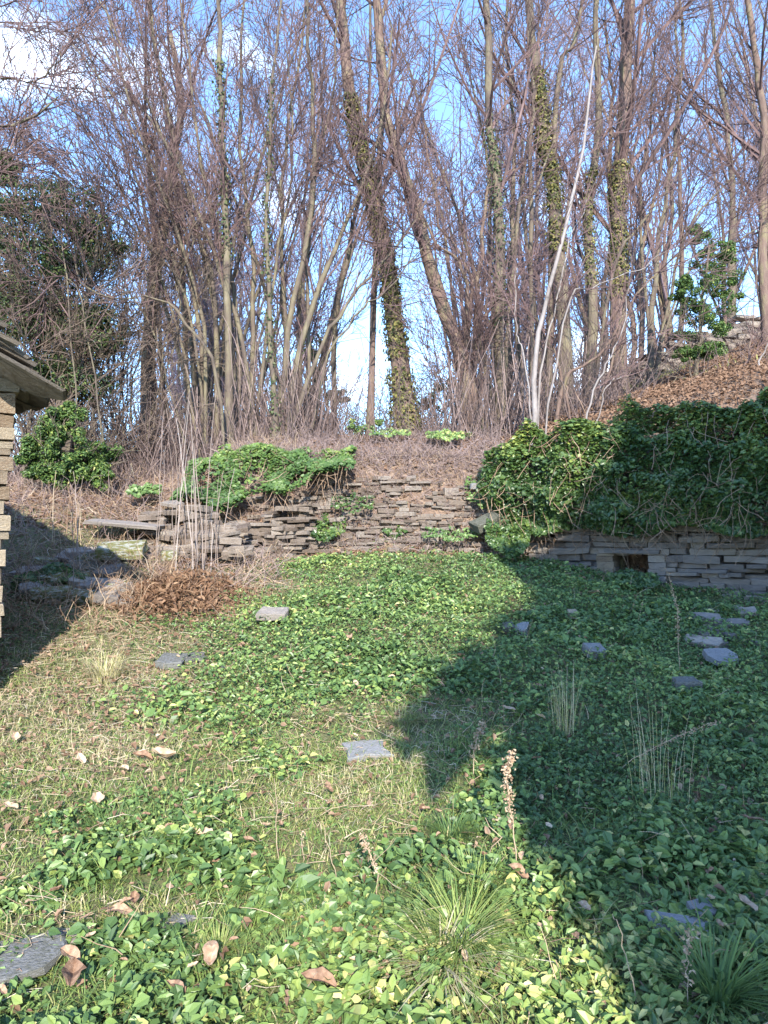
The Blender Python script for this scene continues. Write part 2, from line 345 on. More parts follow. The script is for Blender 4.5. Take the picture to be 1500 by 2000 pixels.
wall_run(wr, SM, line_r, lambda s: 2.02+.02*s, H, hmin=.035, hmax=.10, lmin=.11, lmax=.42, batter=.10, rag=.12, skip=lambda s, z: abs(s-sh) < sw+.09 and z < hz1+.03, jit=.07, limit=296)
o0 = np.array(wr.location); dr = (lr[2]-lr[1])/segr[1]; ar = math.atan2(dr[1], dr[0])
for sgn in (-1, 1):
    c = np.array([hx, hy])+dr*(sgn*(sw+.10)); z = float(H(*c))-.05
    while z < hz1-.01:
        h = min(random.uniform(.06, .09), hz1-z+.005)
        put_stone(SW if sgn < 0 else SM, (c[0]-o0[0], c[1]-o0[1], z+h/2-o0[2]), (.20, .36, h*.95), (0, 0, ar+random.uniform(-.05, .05)), wr); z += h
put_stone(SM, (hx-o0[0], hy-.03-o0[1], hz1+.035-o0[2]), (.62, .40, .05), (0, .015, ar), wr, name='lintel')
put_stone(SM, (hx+.22-o0[0], hy+.36-o0[1], hz1+.05-o0[2]), (.9, .8, .06), (0, .015, ar), wr, name='lintel')
tw = empty('terrace_wall', (8.5, 18.3, 6), 'broken grey terrace wall across the leafy hillside behind the young evergreen', 'wall')
wall_run(tw, SRb, [(5.2, 17.6), (9, 18.2), (13.5, 19.2)], lambda s: float(H(5.2+s*.985, 17.6+.18*s))+.75, H, hmin=.06, hmax=.12, lmin=.2, lmax=.6, rag=.4, jit=.06, limit=290)
# earth bank behind the hole is the terrain step itself

# ------------------------------------------------------------------ stone hut on the left
cx, cy = unproject(36, 900, 5.5)[:2]
hut = empty('stone_hut', (cx, cy, .6), 'stone hut corner with overhanging slab roof at the photo\'s left edge', 'building')
zg = float(H(cx, cy)); A = math.radians(32)
fd = np.array([-math.cos(A), -math.sin(A)]); sd = np.array([-math.sin(A)-.12, math.cos(A)]); sd /= np.linalg.norm(sd)
core = Acc()
def prism(c, ux, uy, sx, sy, z0, z1):
    ux = np.append(ux, 0); uy = np.append(uy, 0); c = np.append(c, 0)
    V = [c+ux*a*sx+uy*b*sy+np.array([0, 0, z]) for z in (z0, z1) for a, b in ((0, 0), (1, 0), (1, 1), (0, 1))]
    return np.array(V), np.array([[0, 1, 2, 3], [4, 5, 6, 7], [0, 1, 5, 4], [1, 2, 6, 5], [2, 3, 7, 6], [3, 0, 4, 7]])
V, Fc = prism(np.array([cx, cy])+(fd+sd)*.12, fd, sd, 3.2, 3.2, zg-.4-.6, 2.68-.6); V[:, :2] -= np.array([cx, cy]); core.add(V, Fc)
obj('wall_core', core.mesh('wall_core'), M['soil'], hut)
# front face stones: courses of thick blocks, corner face ragged
z = zg-.25; kk = 0
while z < 2.70:
    h = random.choice([.035, .05, .065, .09, .12, .15])
    if 1.7 < z < 2.1: h = random.choice([.10, .13, .16])
    h = min(h, 2.76-z); s = 0.0
    e = .10*(1-(z-zg)/2.1)+random.uniform(-.012, .03)
    alt = kk % 2
    while s < 2.2:
        ln = random.uniform(.22, .5) if s > 0 else (random.uniform(.32, .5) if alt else random.uniform(.2, .3))
        c = fd*(s+ln/2+e)+sd*.12
        put_stone(SW, (c[0], c[1], z+h/2-.6), (ln*.985, .26+random.uniform(-.03, .03), h*.97), (random.uniform(-.03, .03), random.uniform(-.03, .03), A+random.uniform(-.04, .04)), hut)
        s += ln+.012
    s = .26
    while s < 3.0:
        ln = random.uniform(.22, .5); c = sd*(s+ln/2)+fd*(.12+e)
        put_stone(SW, (c[0], c[1], z+h/2-.6), (ln*.97, .26, h*.93), (0, random.uniform(-.03, .03), math.atan2(sd[1], sd[0])+random.uniform(-.04, .04)), hut)
        s += ln+.012
    z += h+.006; kk += 1
# roof slabs: rows up the slope, the eave on the right
roof = empty('roof', (0, 0, 0), '', ''); del roof['label']; del roof['category']; roof.parent = hut; roof.location = (0, 0, 0)
SR = stone_set(mat('roof_slab', [(.1, (.07, .055, .045)), (.5, (.13, .11, .09)), (.8, (.22, .19, .16))], .85, 6, mode='object', bump=1.0, bscale=14), 8, .30, off=200)
slope = math.radians(36)
tipx, tipy, tipz = unproject(82, 768, 5.35)
for r in range(14):
    for q in range(0, 7):
        sl_ = .52+random.uniform(-.12, .10)
        along = -.02+q*.47+random.uniform(-.09, .09)
        upd = r*.068
        base = np.array([tipx-cx, tipy-cy])+sd*(along)+fd*(upd*math.cos(slope)+sl_/2*math.cos(slope)*.85)+fd*random.uniform(-.02, .02)
        zz = tipz-.6+upd*math.sin(slope)+.013*r+sl_/2*math.sin(slope*.72)
        put_stone(SR, (base[0], base[1], zz), (sl_, .52, .024+random.uniform(-.010, .012)), (random.uniform(-.03, .03), slope*.72+random.uniform(-.04, .04), A), roof, name='slab')

# ------------------------------------------------------------------ unseen house added behind the camera, outline shaped to cast the right-hand shade
hs = empty('shade_house', (6, -5, 0), 'unseen tall stone house with a steep slab roof, added behind the viewpoint to cast shade', 'building')
prof = [(-4.6, -1.2), (-4.6, 3.15), (-5.16, 3.85), (-1.6, 10.0), (4.4, 3.6), (3.9, 3.4), (3.9, -1.2)]
def extr(pr, y0, y1, z0=0):
    n_ = len(pr); V = [(x, y, z) for y in (y0, y1) for x, z in pr]
    Fq = [[j, (j+1) % n_, n_+(j+1) % n_, n_+j] for j in range(n_)]
    return np.array(V, float), [np.array(Fq), np.array([list(range(n_))[::-1], [n_+j for j in range(n_)]])]
V, Fc = extr([(-4.6, -1.2), (-4.6, 4.5), (-3.35, 6.15), (-1.6, 9.45), (3.9, 3.3), (3.9, -1.2)], 1.2, 1.9); obj('wall', mk_mesh('wall', V, Fc), M['warm'], hs)
V, Fc = extr([(-3.9, -1.2), (-3.9, 5.2), (-3.3, 6.0), (-1.6, 9.1), (3.9, 3.3), (3.9, -1.2)], -4.0, 1.19); obj('wall', mk_mesh('wall', V, Fc), M['warm'], hs)
rf = obj('roof', mk_mesh('roof', *extr([(-5.16, 3.98), (-5.16, 4.15), (-3.3, 6.35), (-1.6, 9.6), (4.5, 3.6), (4.5, 3.35), (-1.6, 9.35), (-3.3, 6.1)], 1.4, 2.2)), M['stone'], hs)
V, Fc = extr([(-4.0, 4.8), (-4.0, 5.05), (-3.2, 6.2), (-1.6, 9.4), (4.5, 3.5), (4.5, 3.25), (-1.6, 9.15), (-3.2, 5.95)], -4.4, 1.39); obj('roof', mk_mesh('roof', V, Fc), M['stone'], hs)
V, Fc = extr([(-3.35, 5.8), (-3.5, 8.0), (-2.5, 8.1), (-2.7, 6.5)], .9, 1.6); obj('shade_chimney', mk_mesh('shade_chimney', V, Fc), M['warm'], rf)  # chimney block added to fill out the upper edge of the cast shade
for k in range(26):   # ragged slab ends along the verge of the added roof
    f = k/25; vx = -5.16+3.56*f; vz = float(np.interp(vx, [-5.16, -3.3, -1.6], [4.15, 6.35, 9.6])); a = 1.0
    o = put_stone(SM, (vx-.02, 2.15, vz+.03), (.34, .30, .05), (0, -a*.9, 0), hs, name='roof_slab')

# ------------------------------------------------------------------ trees that can be followed stem by stem
def make_tree(label, stems, cat='tree', bark='bark', dens=1.0, ivy=None, group=None, l1=2.6, levels=3, name='bare_tree', rt=.0055, up=.10, crownmat='twig', t0=.22, sides=7, ang=(20, 48)):
    """stems: list of (pixels, Y, dY, r0, r1)"""
    P = np.array([stem_world(s[0], s[1], s[2]) for s in stems]); M_ = P.shape[1]
    R = np.array([np.linspace(s[3], s[4], M_)*(.78 if s[3] < .1 else 1)*(1+.45*np.exp(-np.arange(M_)*1.6)*(s[3] > .05)) for s in stems])
    R *= 1+rng.normal(size=R.shape)*.05
    b = P[:, 0].mean(0); root = empty(name, (b[0], b[1], float(H(b[0], b[1]))), label, cat, group)
    ac = Acc(); ac.add(*tubes(P, R, sides)); V = ac.mesh('trunk', True); co = np.empty(len(V.vertices)*3, np.float32); V.vertices.foreach_get('co', co)
    V.vertices.foreach_set('co', (co.reshape(-1, 3)-np.array(root.location)).ravel().astype(np.float32)); obj('trunk', V, M[bark], root)
    ac = Acc(); gap_twigs(ac, P, R, dens*.74, l1*1.3, levels, up*.65, rt, t0, (ang[0], ang[1]+12))
    ac.V = [v-np.array(root.location) for v in ac.V]; obj('crown', ac.mesh('crown'), M[crownmat], root)
    if ivy:
        for (si, a, bb, cnt, mm) in ivy:
            f = a+(bb-a)*rng.random(cnt); g = f*(M_-1)*.999; i0 = g.astype(int); fr = (g-i0)[:, None]
            keep = (np.sin(f*37+si)+np.sin(f*71+1)) > -1.7
            c = P[si, i0]*(1-fr)+P[si, i0+1]*fr; rr_ = R[si, i0]
            th = rng.random(cnt)*6.28; o = np.stack([np.cos(th), np.sin(th), np.zeros(cnt)], 1)
            Pp = (c+o*(rr_+.01+.10*rng.random(cnt)**3)[:, None])[keep]
            me = leaf_mesh('ivy', Pp-np.array(root.location), (o+rdir(cnt)*.5+np.array([0, 0, .4]))[keep], (.028+.03*rng.random(cnt))[keep], (rng.beta(2, 2, cnt))[keep], aspect=.85)
            obj('ivy', me, M[mm], root)
    return root

make_tree('bushy coppice on the left, its many thin stems arching out to the upper left', [
    ([(398, 870), (395, 700), (375, 560), (340, 430), (290, 300), (235, 130), (190, -60)], 12.6, .2, .055, .02),
    ([(405, 870), (400, 640), (350, 470), (300, 330), (215, 180), (120, 60)], 12.5, -.4, .05, .014),
    ([(425, 870), (420, 600), (380, 420), (335, 250), (300, 60), (290, -100)], 12.8, .3, .06, .02),
    ([(470, 860), (462, 620), (430, 470), (395, 330), (375, 160), (350, -20)], 12.9, .2, .065, .02),
    ([(410, 860), (370, 600), (280, 470), (200, 400), (100, 330)], 12.6, -.5, .04, .010),
    ([(400, 860), (350, 640), (260, 420), (170, 260), (90, 130)], 12.7, -.5, .04, .010),
    ([(500, 850), (480, 700), (440, 560), (380, 400), (310, 250), (250, 110), (180, -20)], 12.4, .1, .06, .018),
    ([(440, 860), (410, 560), (330, 300), (270, 200), (140, 0)], 13.2, .1, .05, .014),
    ([(380, 860), (330, 760), (300, 650), (250, 560), (210, 430)], 12.4, -.3, .03, .010)], dens=1.25, l1=2.2, ang=(14, 36))
make_tree('slim upright tree with green ivy on its middle, rising out of the left coppice', [
    ([(450, 870), (447, 560), (440, 380), (430, 200), (425, 60), (430, -120)], 12.1, 0, .085, .04)], dens=.8, l1=1.8, ivy=[(0, .25, .72, 520, 'ivyt')])
make_tree('multi-stemmed coppice right of the slim ivy tree, stems rising steeply', [
    ([(490, 860), (495, 640), (490, 480), (470, 300), (470, 130), (480, -60)], 13.0, 0, .06, .025),
    ([(540, 860), (560, 680), (590, 520), (610, 380), (612, 240), (600, 60), (595, -80)], 12.6, 0, .075, .03),
    ([(575, 850), (555, 600), (550, 420), (560, 250), (590, 90), (600, -60)], 13.3, 0, .055, .02),
    ([(560, 860), (580, 700), (625, 560), (660, 470), (700, 380), (745, 230), (765, 60)], 12.5, .2, .07, .025),
    ([(560, 850), (620, 690), (660, 620), (720, 540), (790, 460), (870, 330)], 12.4, .0, .055, .014),
    ([(600, 850), (605, 700), (600, 520), (620, 330), (655, 150), (660, -60)], 12.9, .1, .05, .02),
    ([(600, 850), (640, 700), (700, 610), (760, 560), (840, 470)], 12.4, -.3, .032, .01),
    ([(500, 850), (515, 700), (540, 500), (570, 330), (560, 100)], 12.7, 0, .045, .016)], dens=1.05, l1=2.1, ang=(14, 38))
make_tree('thin tree wrapped in dark green ivy at the foot of the coppice', [
    ([(538, 870), (530, 700), (522, 540), (520, 400), (528, 230), (545, 60), (560, -80)], 12.0, 0, .06, .02)], dens=.9, l1=1.7, ivy=[(0, .0, .75, 520, 'ivyt')])
make_tree('thick leaning trunk covered in yellowish ivy, alone in the middle gap', [
    ([(797, 850), (778, 680), (748, 490), (722, 350), (692, 230), (675, 100), (660, -80)], 13.6, .3, .175, .09),
    ([(722, 350), (745, 230), (740, 100), (770, -60)], 13.75, .2, .08, .04)], dens=.9, l1=3.0, bark='barkp',
    ivy=[(0, .02, .72, 8000, 'ivyy')], sides=9, t0=.42)
make_tree('forked trunk with a broad sprouting foot, just right of the yellow ivy trunk', [
    ([(925, 860), (905, 700), (880, 640), (838, 520), (818, 420), (785, 330), (752, 210), (738, 60), (725, -80)], 13.2, .3, .15, .07),
    ([(905, 665), (912, 600), (900, 520), (850, 470), (800, 390)], 13.2, -.3, .06, .02),
    ([(880, 640), (920, 590), (915, 520), (860, 440), (835, 300), (820, 180)], 13.3, .4, .05, .015),
    ([(935, 860), (925, 740), (930, 600), (945, 450), (960, 300)], 13.3, .3, .08, .03),
    ([(955, 860), (948, 700), (952, 560)], 13.1, .1, .035, .02), ([(905, 850), (890, 760), (882, 700)], 13.0, .1, .03, .012),
    ([(945, 860), (940, 740), (925, 650)], 12.9, .1, .045, .02), ([(900, 850), (905, 760), (925, 640)], 12.8, .1, .02, .01)], dens=.7, l1=2.4, bark='barkp', sides=8, t0=.35)
make_tree('straight greyish trunk clad in ivy halfway up, right of the forked trunk', [
    ([(978, 850), (975, 640), (975, 400), (958, 250), (952, 0), (950, -120)], 13.4, .2, .11, .05),
    ([(975, 520), (1010, 430), (1040, 380), (1080, 280)], 13.5, .4, .05, .02)], dens=.9, l1=2.4, ivy=[(0, .2, .62, 900, 'ivyt')], t0=.3)
make_tree('dark tree splitting into two limbs high up, ivy along its lower trunk', [
    ([(1102, 810), (1100, 600), (1082, 400), (1062, 260), (1045, 130), (1030, -20), (1020, -120)], 14.4, .2, .135, .07),
    ([(1066, 280), (1085, 190), (1120, 80), (1150, -60)], 14.6, .2, .08, .03),
    ([(1040, 480), (1035, 330), (1042, 200), (1030, 60)], 14.2, .2, .06, .03)], dens=.9, l1=2.8, ivy=[(0, .25, .66, 4200, 'ivyy')], t0=.3, sides=8)
make_tree('tall upright thick trunk on the right, bare and brown up to the sky', [
    ([(1212, 790), (1207, 600), (1205, 400), (1216, 250), (1224, 120), (1232, -20), (1236, -140)], 15.2, 0, .17, .09),
    ([(1205, 500), (1190, 330), (1195, 180), (1180, 40)], 15.3, .3, .07, .03)], dens=1.0, l1=3.0, bark='barkp', ivy=[(0, .18, .42, 2600, 'ivyy')], t0=.25, sides=9)
make_tree('straight mid-brown tree standing left of the tall thick trunk', [
    ([(1152, 780), (1155, 560), (1150, 400), (1170, 250), (1165, 80), (1175, -100)], 15.0, 0, .11, .05),
    ([(1155, 620), (1200, 520), (1260, 430), (1330, 330)], 15.0, -.5, .05, .015)], dens=.9, l1=2.6, ivy=[(0, .2, .5, 900, 'ivyy')])
make_tree('pale-barked sapling leaning up to the right above the ivy bank', [
    ([(1040, 845), (1045, 720), (1060, 610), (1092, 480), (1130, 345), (1150, 200), (1165, 90)], 11.3, .1, .055, .016),
    ([(1062, 606), (1110, 592), (1160, 560), (1250, 522), (1300, 492)], 11.4, -.6, .022, .008),
    ([(1048, 770), (1062, 700), (1085, 600), (1110, 490), (1145, 390)], 11.5, .2, .024, .009),
    ([(1044, 720), (1020, 690), (1008, 640), (1010, 520)], 11.3, .1, .018, .007)], bark='barkw', crownmat='twig', dens=.45, l1=1.3, levels=2, t0=.35, name='pale_sapling')
make_tree('low crooked tree bending right with a curled limb beside the pale sapling', [
    ([(1085, 820), (1100, 750), (1118, 722), (1160, 702), (1200, 650), (1228, 560), (1245, 450)], 12.0, -.2, .05, .018),
    ([(1118, 722), (1090, 700), (1070, 650)], 12.0, 0, .03, .015),
    ([(1160, 702), (1230, 600), (1300, 520), (1380, 440)], 12.0, -.4, .03, .01)], bark='barkp', dens=.9, l1=1.6, name='crooked_tree', t0=.4)
make_tree('thin pale forked stem leaning right over the ivy bank', [
    ([(1138, 835), (1160, 770), (1190, 705), (1215, 640), (1230, 560)], 11.0, 0, .022, .008),
    ([(1158, 775), (1185, 755), (1212, 735)], 11.0, 0, .014, .008)], bark='barkw', dens=.4, l1=.8, levels=2, name='pale_sapling')
make_tree('thin pale leaning stem at the right edge on the leafy slope', [
    ([(1470, 770), (1485, 715), (1500, 670), (1530, 600)], 11.6, 0, .024, .01)], bark='barkw', dens=.4, l1=.8, levels=2, name='pale_sapling')
make_tree('short thin stem on the leafy slope right of the young evergreen', [
    ([(1447, 765), (1455, 715), (1462, 690), (1475, 560), (1490, 420)], 12.4, 0, .018, .007)], bark='barkp', dens=.5, l1=.9, levels=2, name='pale_sapling')
make_tree('reddish-brown trunk at the far left behind the arching limb', [
    ([(290, 760), (294, 600), (315, 440), (335, 340), (352, 200), (330, 60)], 15.0, .2, .17, .05),
    ([(335, 340), (280, 250), (200, 190), (120, 170)], 15.0, -.3, .06, .015)], bark='barkp', dens=1.0, l1=2.6)
make_tree('bare tree whose single limb curves down and left in front of the dark evergreen', [
    ([(440, 850), (420, 720), (383, 655), (345, 605), (312, 588), (272, 576), (222, 582), (165, 562), (147, 520), (143, 460)], 11.6, -.6, .04, .013),
    ([(222, 582), (150, 572), (60, 570)], 11.0, -.2, .018, .007), ([(165, 562), (120, 470), (60, 400)], 11.0, -.2, .018, .007)], bark='bark', dens=.8, l1=1.4, levels=3, name='arching_tree', t0=.3)
for (lab, bx, Yb) in (('brown scrubby thicket tree between the laurel bush and the coppice', 250, 12.6), ('tangled bare scrub tree behind the laurel bush', 150, 12.0), ('bare scrub tree rising behind the hut roof', 60, 11.4)):
    sts = []
    for q in range(9):
        t_ = random.uniform(-1, 1); hh_ = random.uniform(260, 470)
        sts.append(([(bx+t_*25, 960), (bx+t_*50+random.uniform(-15, 15), 960-hh_*.4), (bx+t_*85+random.uniform(-25, 25), 960-hh_*.8), (bx+t_*120+random.uniform(-40, 40), 960-hh_*1.25)], Yb, random.uniform(-.6, .6), .026, .008))
    make_tree(lab, sts, dens=.9, l1=1.4, name='scrub_tree', crownmat='brushx', t0=.08, up=.03, ang=(20, 60), rt=.005)
make_tree('tree beyond the left edge, its bare twigs reaching in at the top', [
    ([(-230, 1000), (-220, 600), (-150, 330), (-40, 262), (50, 235), (115, 188)], 9.5, 0, .09, .012),
    ([(-200, 420), (-100, 170), (20, 160), (80, 152), (118, 100)], 9.6, 0, .04, .010),
    ([(-220, 600), (-120, 480), (-20, 330), (40, 270)], 9.4, 0, .03, .009),
    ([(-200, 420), (-120, 150), (-40, 40), (40, -40)], 9.6, 0, .04, .010)], bark='bark', dens=.8, l1=1.4, t0=.4, up=.04)
make_tree('slender trunk in the middle distance left of the yellow ivy trunk', [
    ([(652, 800), (655, 620), (690, 440), (716, 260), (722, 60), (720, -80)], 15.5, 0, .07, .03)], dens=1.0, l1=2.2)
make_tree('slim trunk between the forked trunk and the dark two-limbed tree', [
    ([(1020, 820), (1010, 620), (1000, 430), (1005, 260), (990, 90), (1000, -80)], 15.2, 0, .08, .03)], dens=1.0, l1=2.4)
make_tree('outspread tree right of the tall thick trunk, limbs fanning to the right', [
    ([(1270, 740), (1275, 600), (1290, 450), (1315, 300), (1330, 120), (1325, -60)], 15.8, 0, .09, .03),
    ([(1275, 600), (1330, 480), (1400, 380), (1480, 290)], 15.8, -.5, .05, .012),
    ([(1275, 560), (1250, 400), (1265, 260), (1280, 60)], 15.8, 0, .05, .02),
    ([(1270, 620), (1340, 540), (1440, 470), (1530, 420)], 15.6, -.3, .04, .012)], dens=1.3, l1=2.4, ang=(14, 38))
make_tree('brown trunk by the right edge, forking near the top of the photo', [
    ([(1500, 640), (1490, 450), (1492, 250), (1478, 120), (1450, -60)], 15.2, 0, .11, .05),
    ([(1492, 260), (1515, 120), (1530, -40)], 15.2, 0, .06, .03)], bark='barkp', dens=1.2, l1=2.4)
make_tree('straight tree up the slope behind the young evergreen', [
    ([(1425, 610), (1430, 450), (1425, 300), (1400, 120), (1385, -60)], 19, 0, .10, .04)], dens=1.3, l1=2.8)

# ------------------------------------------------------------------ the wood behind: copied bare trees
def far_variant(k):
    r = np.random.default_rng(k)
    ns = 2+k % 3; st = []
    for _ in range(ns):
        a = r.random()*6.28; ln = .5+2.6*r.random(); h = 8.5+3*r.random()
        pts = [(0.15*math.cos(a), .15*math.sin(a), -.1)]+[(math.cos(a)*ln*f**1.4+.1*r.normal(), math.sin(a)*ln*f**1.4+.1*r.normal(), h*f) for f in (.2, .4, .6, .8, 1)]
        st.append(resample(pts, 14, .02))
    P = np.array(st); R = np.array([np.linspace(.045+.04*r.random(), .012, 14) for _ in range(ns)])
    a = Acc(); a.add(*tubes(P, R, 5)); tm = a.mesh('trunk', True); tm.materials.append(M['bark'] if k % 2 else M['barkp'])
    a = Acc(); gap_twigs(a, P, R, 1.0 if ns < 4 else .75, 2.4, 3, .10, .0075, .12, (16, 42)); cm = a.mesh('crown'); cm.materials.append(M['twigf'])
    return tm, cm
FV = [far_variant(k) for k in range(6)]
spots = []
r = random.Random(5)
for k in range(1400):
    Y = r.uniform(15.5, 34); X = r.uniform(-.62*Y, .62*Y)
    px = 750+F*X/Y
    if 655 < px < 770 and Y < 40: continue
    if 790 < px < 880 and r.random() < .75: continue
    if px > 1200 and (Y < 18 or r.random() < .35): continue
    if px < 330 and (Y < 22 or r.random() < .5): continue
    if all((X-a)**2+(Y-b)**2 > 1.15**2 for a, b in spots): spots.append((X, Y))
    if len(spots) >= 52: break
for k, (X, Y) in enumerate(spots):
    hill = X > 3
    o = empty('bare_tree', (X, Y, float(H(X, Y))), 'slender bare tree up on the leafy hillside behind the terrace' if hill else 'slender bare tree in the wood behind the terrace wall',
              'tree', 'bare trees on the hillside' if hill else 'bare trees in the wood behind the wall', r.uniform(0, 6.28))
    s = r.uniform(.8, 1.25)*(1.0 if Y < 24 else 1.15); s *= .62 if 750+F*X/Y < 330 else 1; o.scale = (s, s, s)
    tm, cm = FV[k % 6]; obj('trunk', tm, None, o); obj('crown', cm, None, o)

# ------------------------------------------------------------------ evergreens and bushes
def clump_cloud(centers, radii, per, size, outward=.8, shell=.55):
    Ps = []; Ns = []
    for c, rad in zip(centers, radii):
        d = rdir(per); rr_ = shell+(1-shell)*rng.random(per)**.6
        Ps.append(np.asarray(c)+d*rr_[:, None]*np.asarray(rad)); Ns.append(d*outward+rdir(per)*.55+np.array([0, 0, .45]))
    P = np.concatenate(Ps); return P, np.concatenate(Ns), size*(.6+.8*rng.random(len(P)))
def foliage_tree(label, base, blobs, Y, leaf, per, m, stems=(), name='evergreen_tree', cat='tree', tint=(2, 2), aspect=.5, sub=14, subr=.32):
    """blobs: (px, py, rx_px, ry_px, dY) in photograph pixels at depth Y: filled with smaller leaf clumps"""
    b = unproject(base[0], base[1], Y); root = empty(name, (b[0], b[1], float(H(b[0], b[1]))), label, cat); o = np.array(root.location)
    cs = []; rs = []
    for (px, py, rx, ry, dY) in blobs:
        c = unproject(px, py, Y+dY); R3 = np.array([rx/F*Y, (rx+ry)/2/F*Y*.8, ry/F*Y])
        for _ in range(sub):
            d = rdir(1)[0]*(rng.random()**.4); cs.append(c+d*R3*.95); rs.append(R3.mean()*subr*(.6+.7*rng.random())*np.array([1.2, 1.1, .8]))
    P, Nn, s = clump_cloud(cs, rs, per, leaf, shell=.35)
    obj('crown', leaf_mesh('crown', P-o, Nn, s, rng.beta(*tint, len(P)), aspect=aspect), M[m], root)
    a = Acc(); tr = []
    for (pxs, r0) in stems:
        p = resample([unproject(x, y, Y) for x, y in pxs], 12, .02); p[0, 2] = min(p[0, 2], float(H(p[0, 0], p[0, 1]))-.05); tr.append(p)
    if tr:
        P = np.array(tr); R = np.array([np.linspace(s_[1], s_[1]*.4, 12) for s_ in stems]); a.add(*tubes(P, R, 6))
        Q, q = grow(P, R, 9, .25, .9, (25, 60), 5, .08, .1, .45, .008); a.add(*tubes(Q, q, 4))
        Q2, q2 = grow(Q, q, 5, .2, .4, (25, 60), 4, .05, .1, .5, .006); a.add(*tubes(Q2, q2, 3))
        a.V = [v-o for v in a.V]; obj('trunk', a.mesh('trunk'), M['bark'], root)
    return root
foliage_tree('big dark evergreen with brown twigs at the left, above the hut roof', (120, 900), [
    (30, 430, 90, 80, 0), (120, 400, 90, 70, .4), (60, 520, 110, 80, 0), (170, 480, 70, 70, .3), (100, 640, 110, 80, 0), (20, 600, 70, 60, -.3), (190, 640, 60, 60, .2), (120, 740, 90, 50, 0), (-60, 520, 90, 120, 0), (0, 330, 60, 30, .3)],
    11.7, .045, 150, 'ever', [([(120, 930), (120, 700), (100, 500), (80, 360)], .1), ([(120, 900), (160, 650), (190, 480)], .06), ([(120, 900), (60, 650), (10, 480)], .06)], sub=34, subr=.36)
foliage_tree('rounded laurel bush with yellow-green leaves beside the hut', (130, 985), [
    (85, 850, 40, 40, 0), (140, 870, 50, 50, -.2), (190, 890, 40, 40, 0), (110, 920, 50, 35, -.2), (185, 930, 40, 28, -.1), (125, 815, 40, 30, 0), (60, 900, 25, 45, 0)],
    10.6, .042, 130, 'ivym', [([(130, 985), (120, 900), (100, 840)], .03), ([(140, 985), (160, 910), (190, 870)], .025)], name='laurel_bush', cat='bush', sub=20, tint=(2.0, 2.2))
foliage_tree('young evergreen tree with a forked foot on the brown leafy slope', (1358, 768), [
    (1380, 560, 55, 45, 0), (1350, 620, 40, 40, 0), (1400, 630, 45, 40, .2), (1375, 680, 45, 25, 0), (1340, 690, 25, 15, 0), (1335, 560, 28, 30, 0), (1420, 560, 38, 40, .2), (1385, 500, 42, 32, .2), (1360, 455, 25, 22, .2), (1425, 500, 25, 30, .3)],
    13.2, .040, 150, 'ivym', [([(1358, 775), (1362, 700), (1372, 600), (1385, 480)], .045), ([(1356, 775), (1350, 720), (1335, 660)], .025)], sub=12, subr=.36, tint=(2.0, 2.6))
foliage_tree('small green shrub in the brush behind the wall', (710, 845), [(700, 832, 30, 14, 0), (740, 828, 20, 10, 0)], 12.2, .04, 60, 'peri', [([(705, 850), (700, 830)], .01)], name='shrub', cat='bush', sub=8)
foliage_tree('dark ivy bush at the foot of the forked trunk', (885, 870), [(870, 862, 30, 18, 0), (905, 858, 28, 14, 0)], 12.0, .045, 60, 'ivy', [([(885, 870), (880, 850)], .01)], name='ivy_bush', cat='bush', sub=8)
foliage_tree('holly-like dark evergreen far behind between the coppice and the middle gap', (640, 800), [(620, 700, 40, 60, 0), (650, 760, 40, 35, 0)], 17, .07, 50, 'ever', [([(640, 820), (630, 700), (618, 650)], .04)], sub=10)
foliage_tree('dark scrub bush low behind the wall, right of the yellow ivy trunk', (850, 800), [(845, 790, 40, 28, 0), (870, 760, 26, 24, 0)], 16, .06, 50, 'ever', [([(850, 820), (848, 770)], .03)], name='shrub', cat='bush', sub=9)

# ivy masses: bumpy shells of leaves hanging on the walls
def ivy_mass(name, label, poly, surf, n, size, m, cat, tint=(2, 2), woody=0):
    """surf(u,v)-> point, normal ; u,v in 0..1 ; poly(u,v)-> keep"""
    u = rng.random(n); v = rng.random(n); k = poly(u, v); u, v = u[k], v[k]; n = len(u)
    P, Nn, sh = surf(u, v)
    P = P+Nn*(sh*(.35+.65*rng.random(n)**.5))[:, None]
    Nn = nrm(Nn+rdir(n)*.75+np.array([0, -.1, .55]))
    o = np.array([P[:, 0].mean(), P[:, 1].mean(), P[:, 2].min()])
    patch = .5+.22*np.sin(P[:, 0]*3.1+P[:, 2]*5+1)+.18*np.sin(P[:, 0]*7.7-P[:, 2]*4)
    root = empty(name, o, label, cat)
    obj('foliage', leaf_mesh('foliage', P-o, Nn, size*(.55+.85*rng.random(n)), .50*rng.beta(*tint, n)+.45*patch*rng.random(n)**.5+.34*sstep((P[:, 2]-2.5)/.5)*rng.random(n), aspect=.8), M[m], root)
    if woody:
        q = rng.integers(0, n, woody); st = P[q]; d = nrm(np.array([0, -.25, -1])+rng.normal(size=(woody, 3))*.5); Q = np.zeros((woody, 5, 3)); c = st
        for j in range(5):
            Q[:, j] = c; d = nrm(d+rng.normal(size=(woody, 3))*.25); c = c+d*(.06+.10*rng.random((woody, 1)))
        V, Fc = tubes(Q, np.full((woody, 5), .0035), 3); obj('stem', mk_mesh('stem', V-o, Fc, np.clip(rng.random(len(Fc))*.5, 0, 1)), M['dry'], root)
    return root
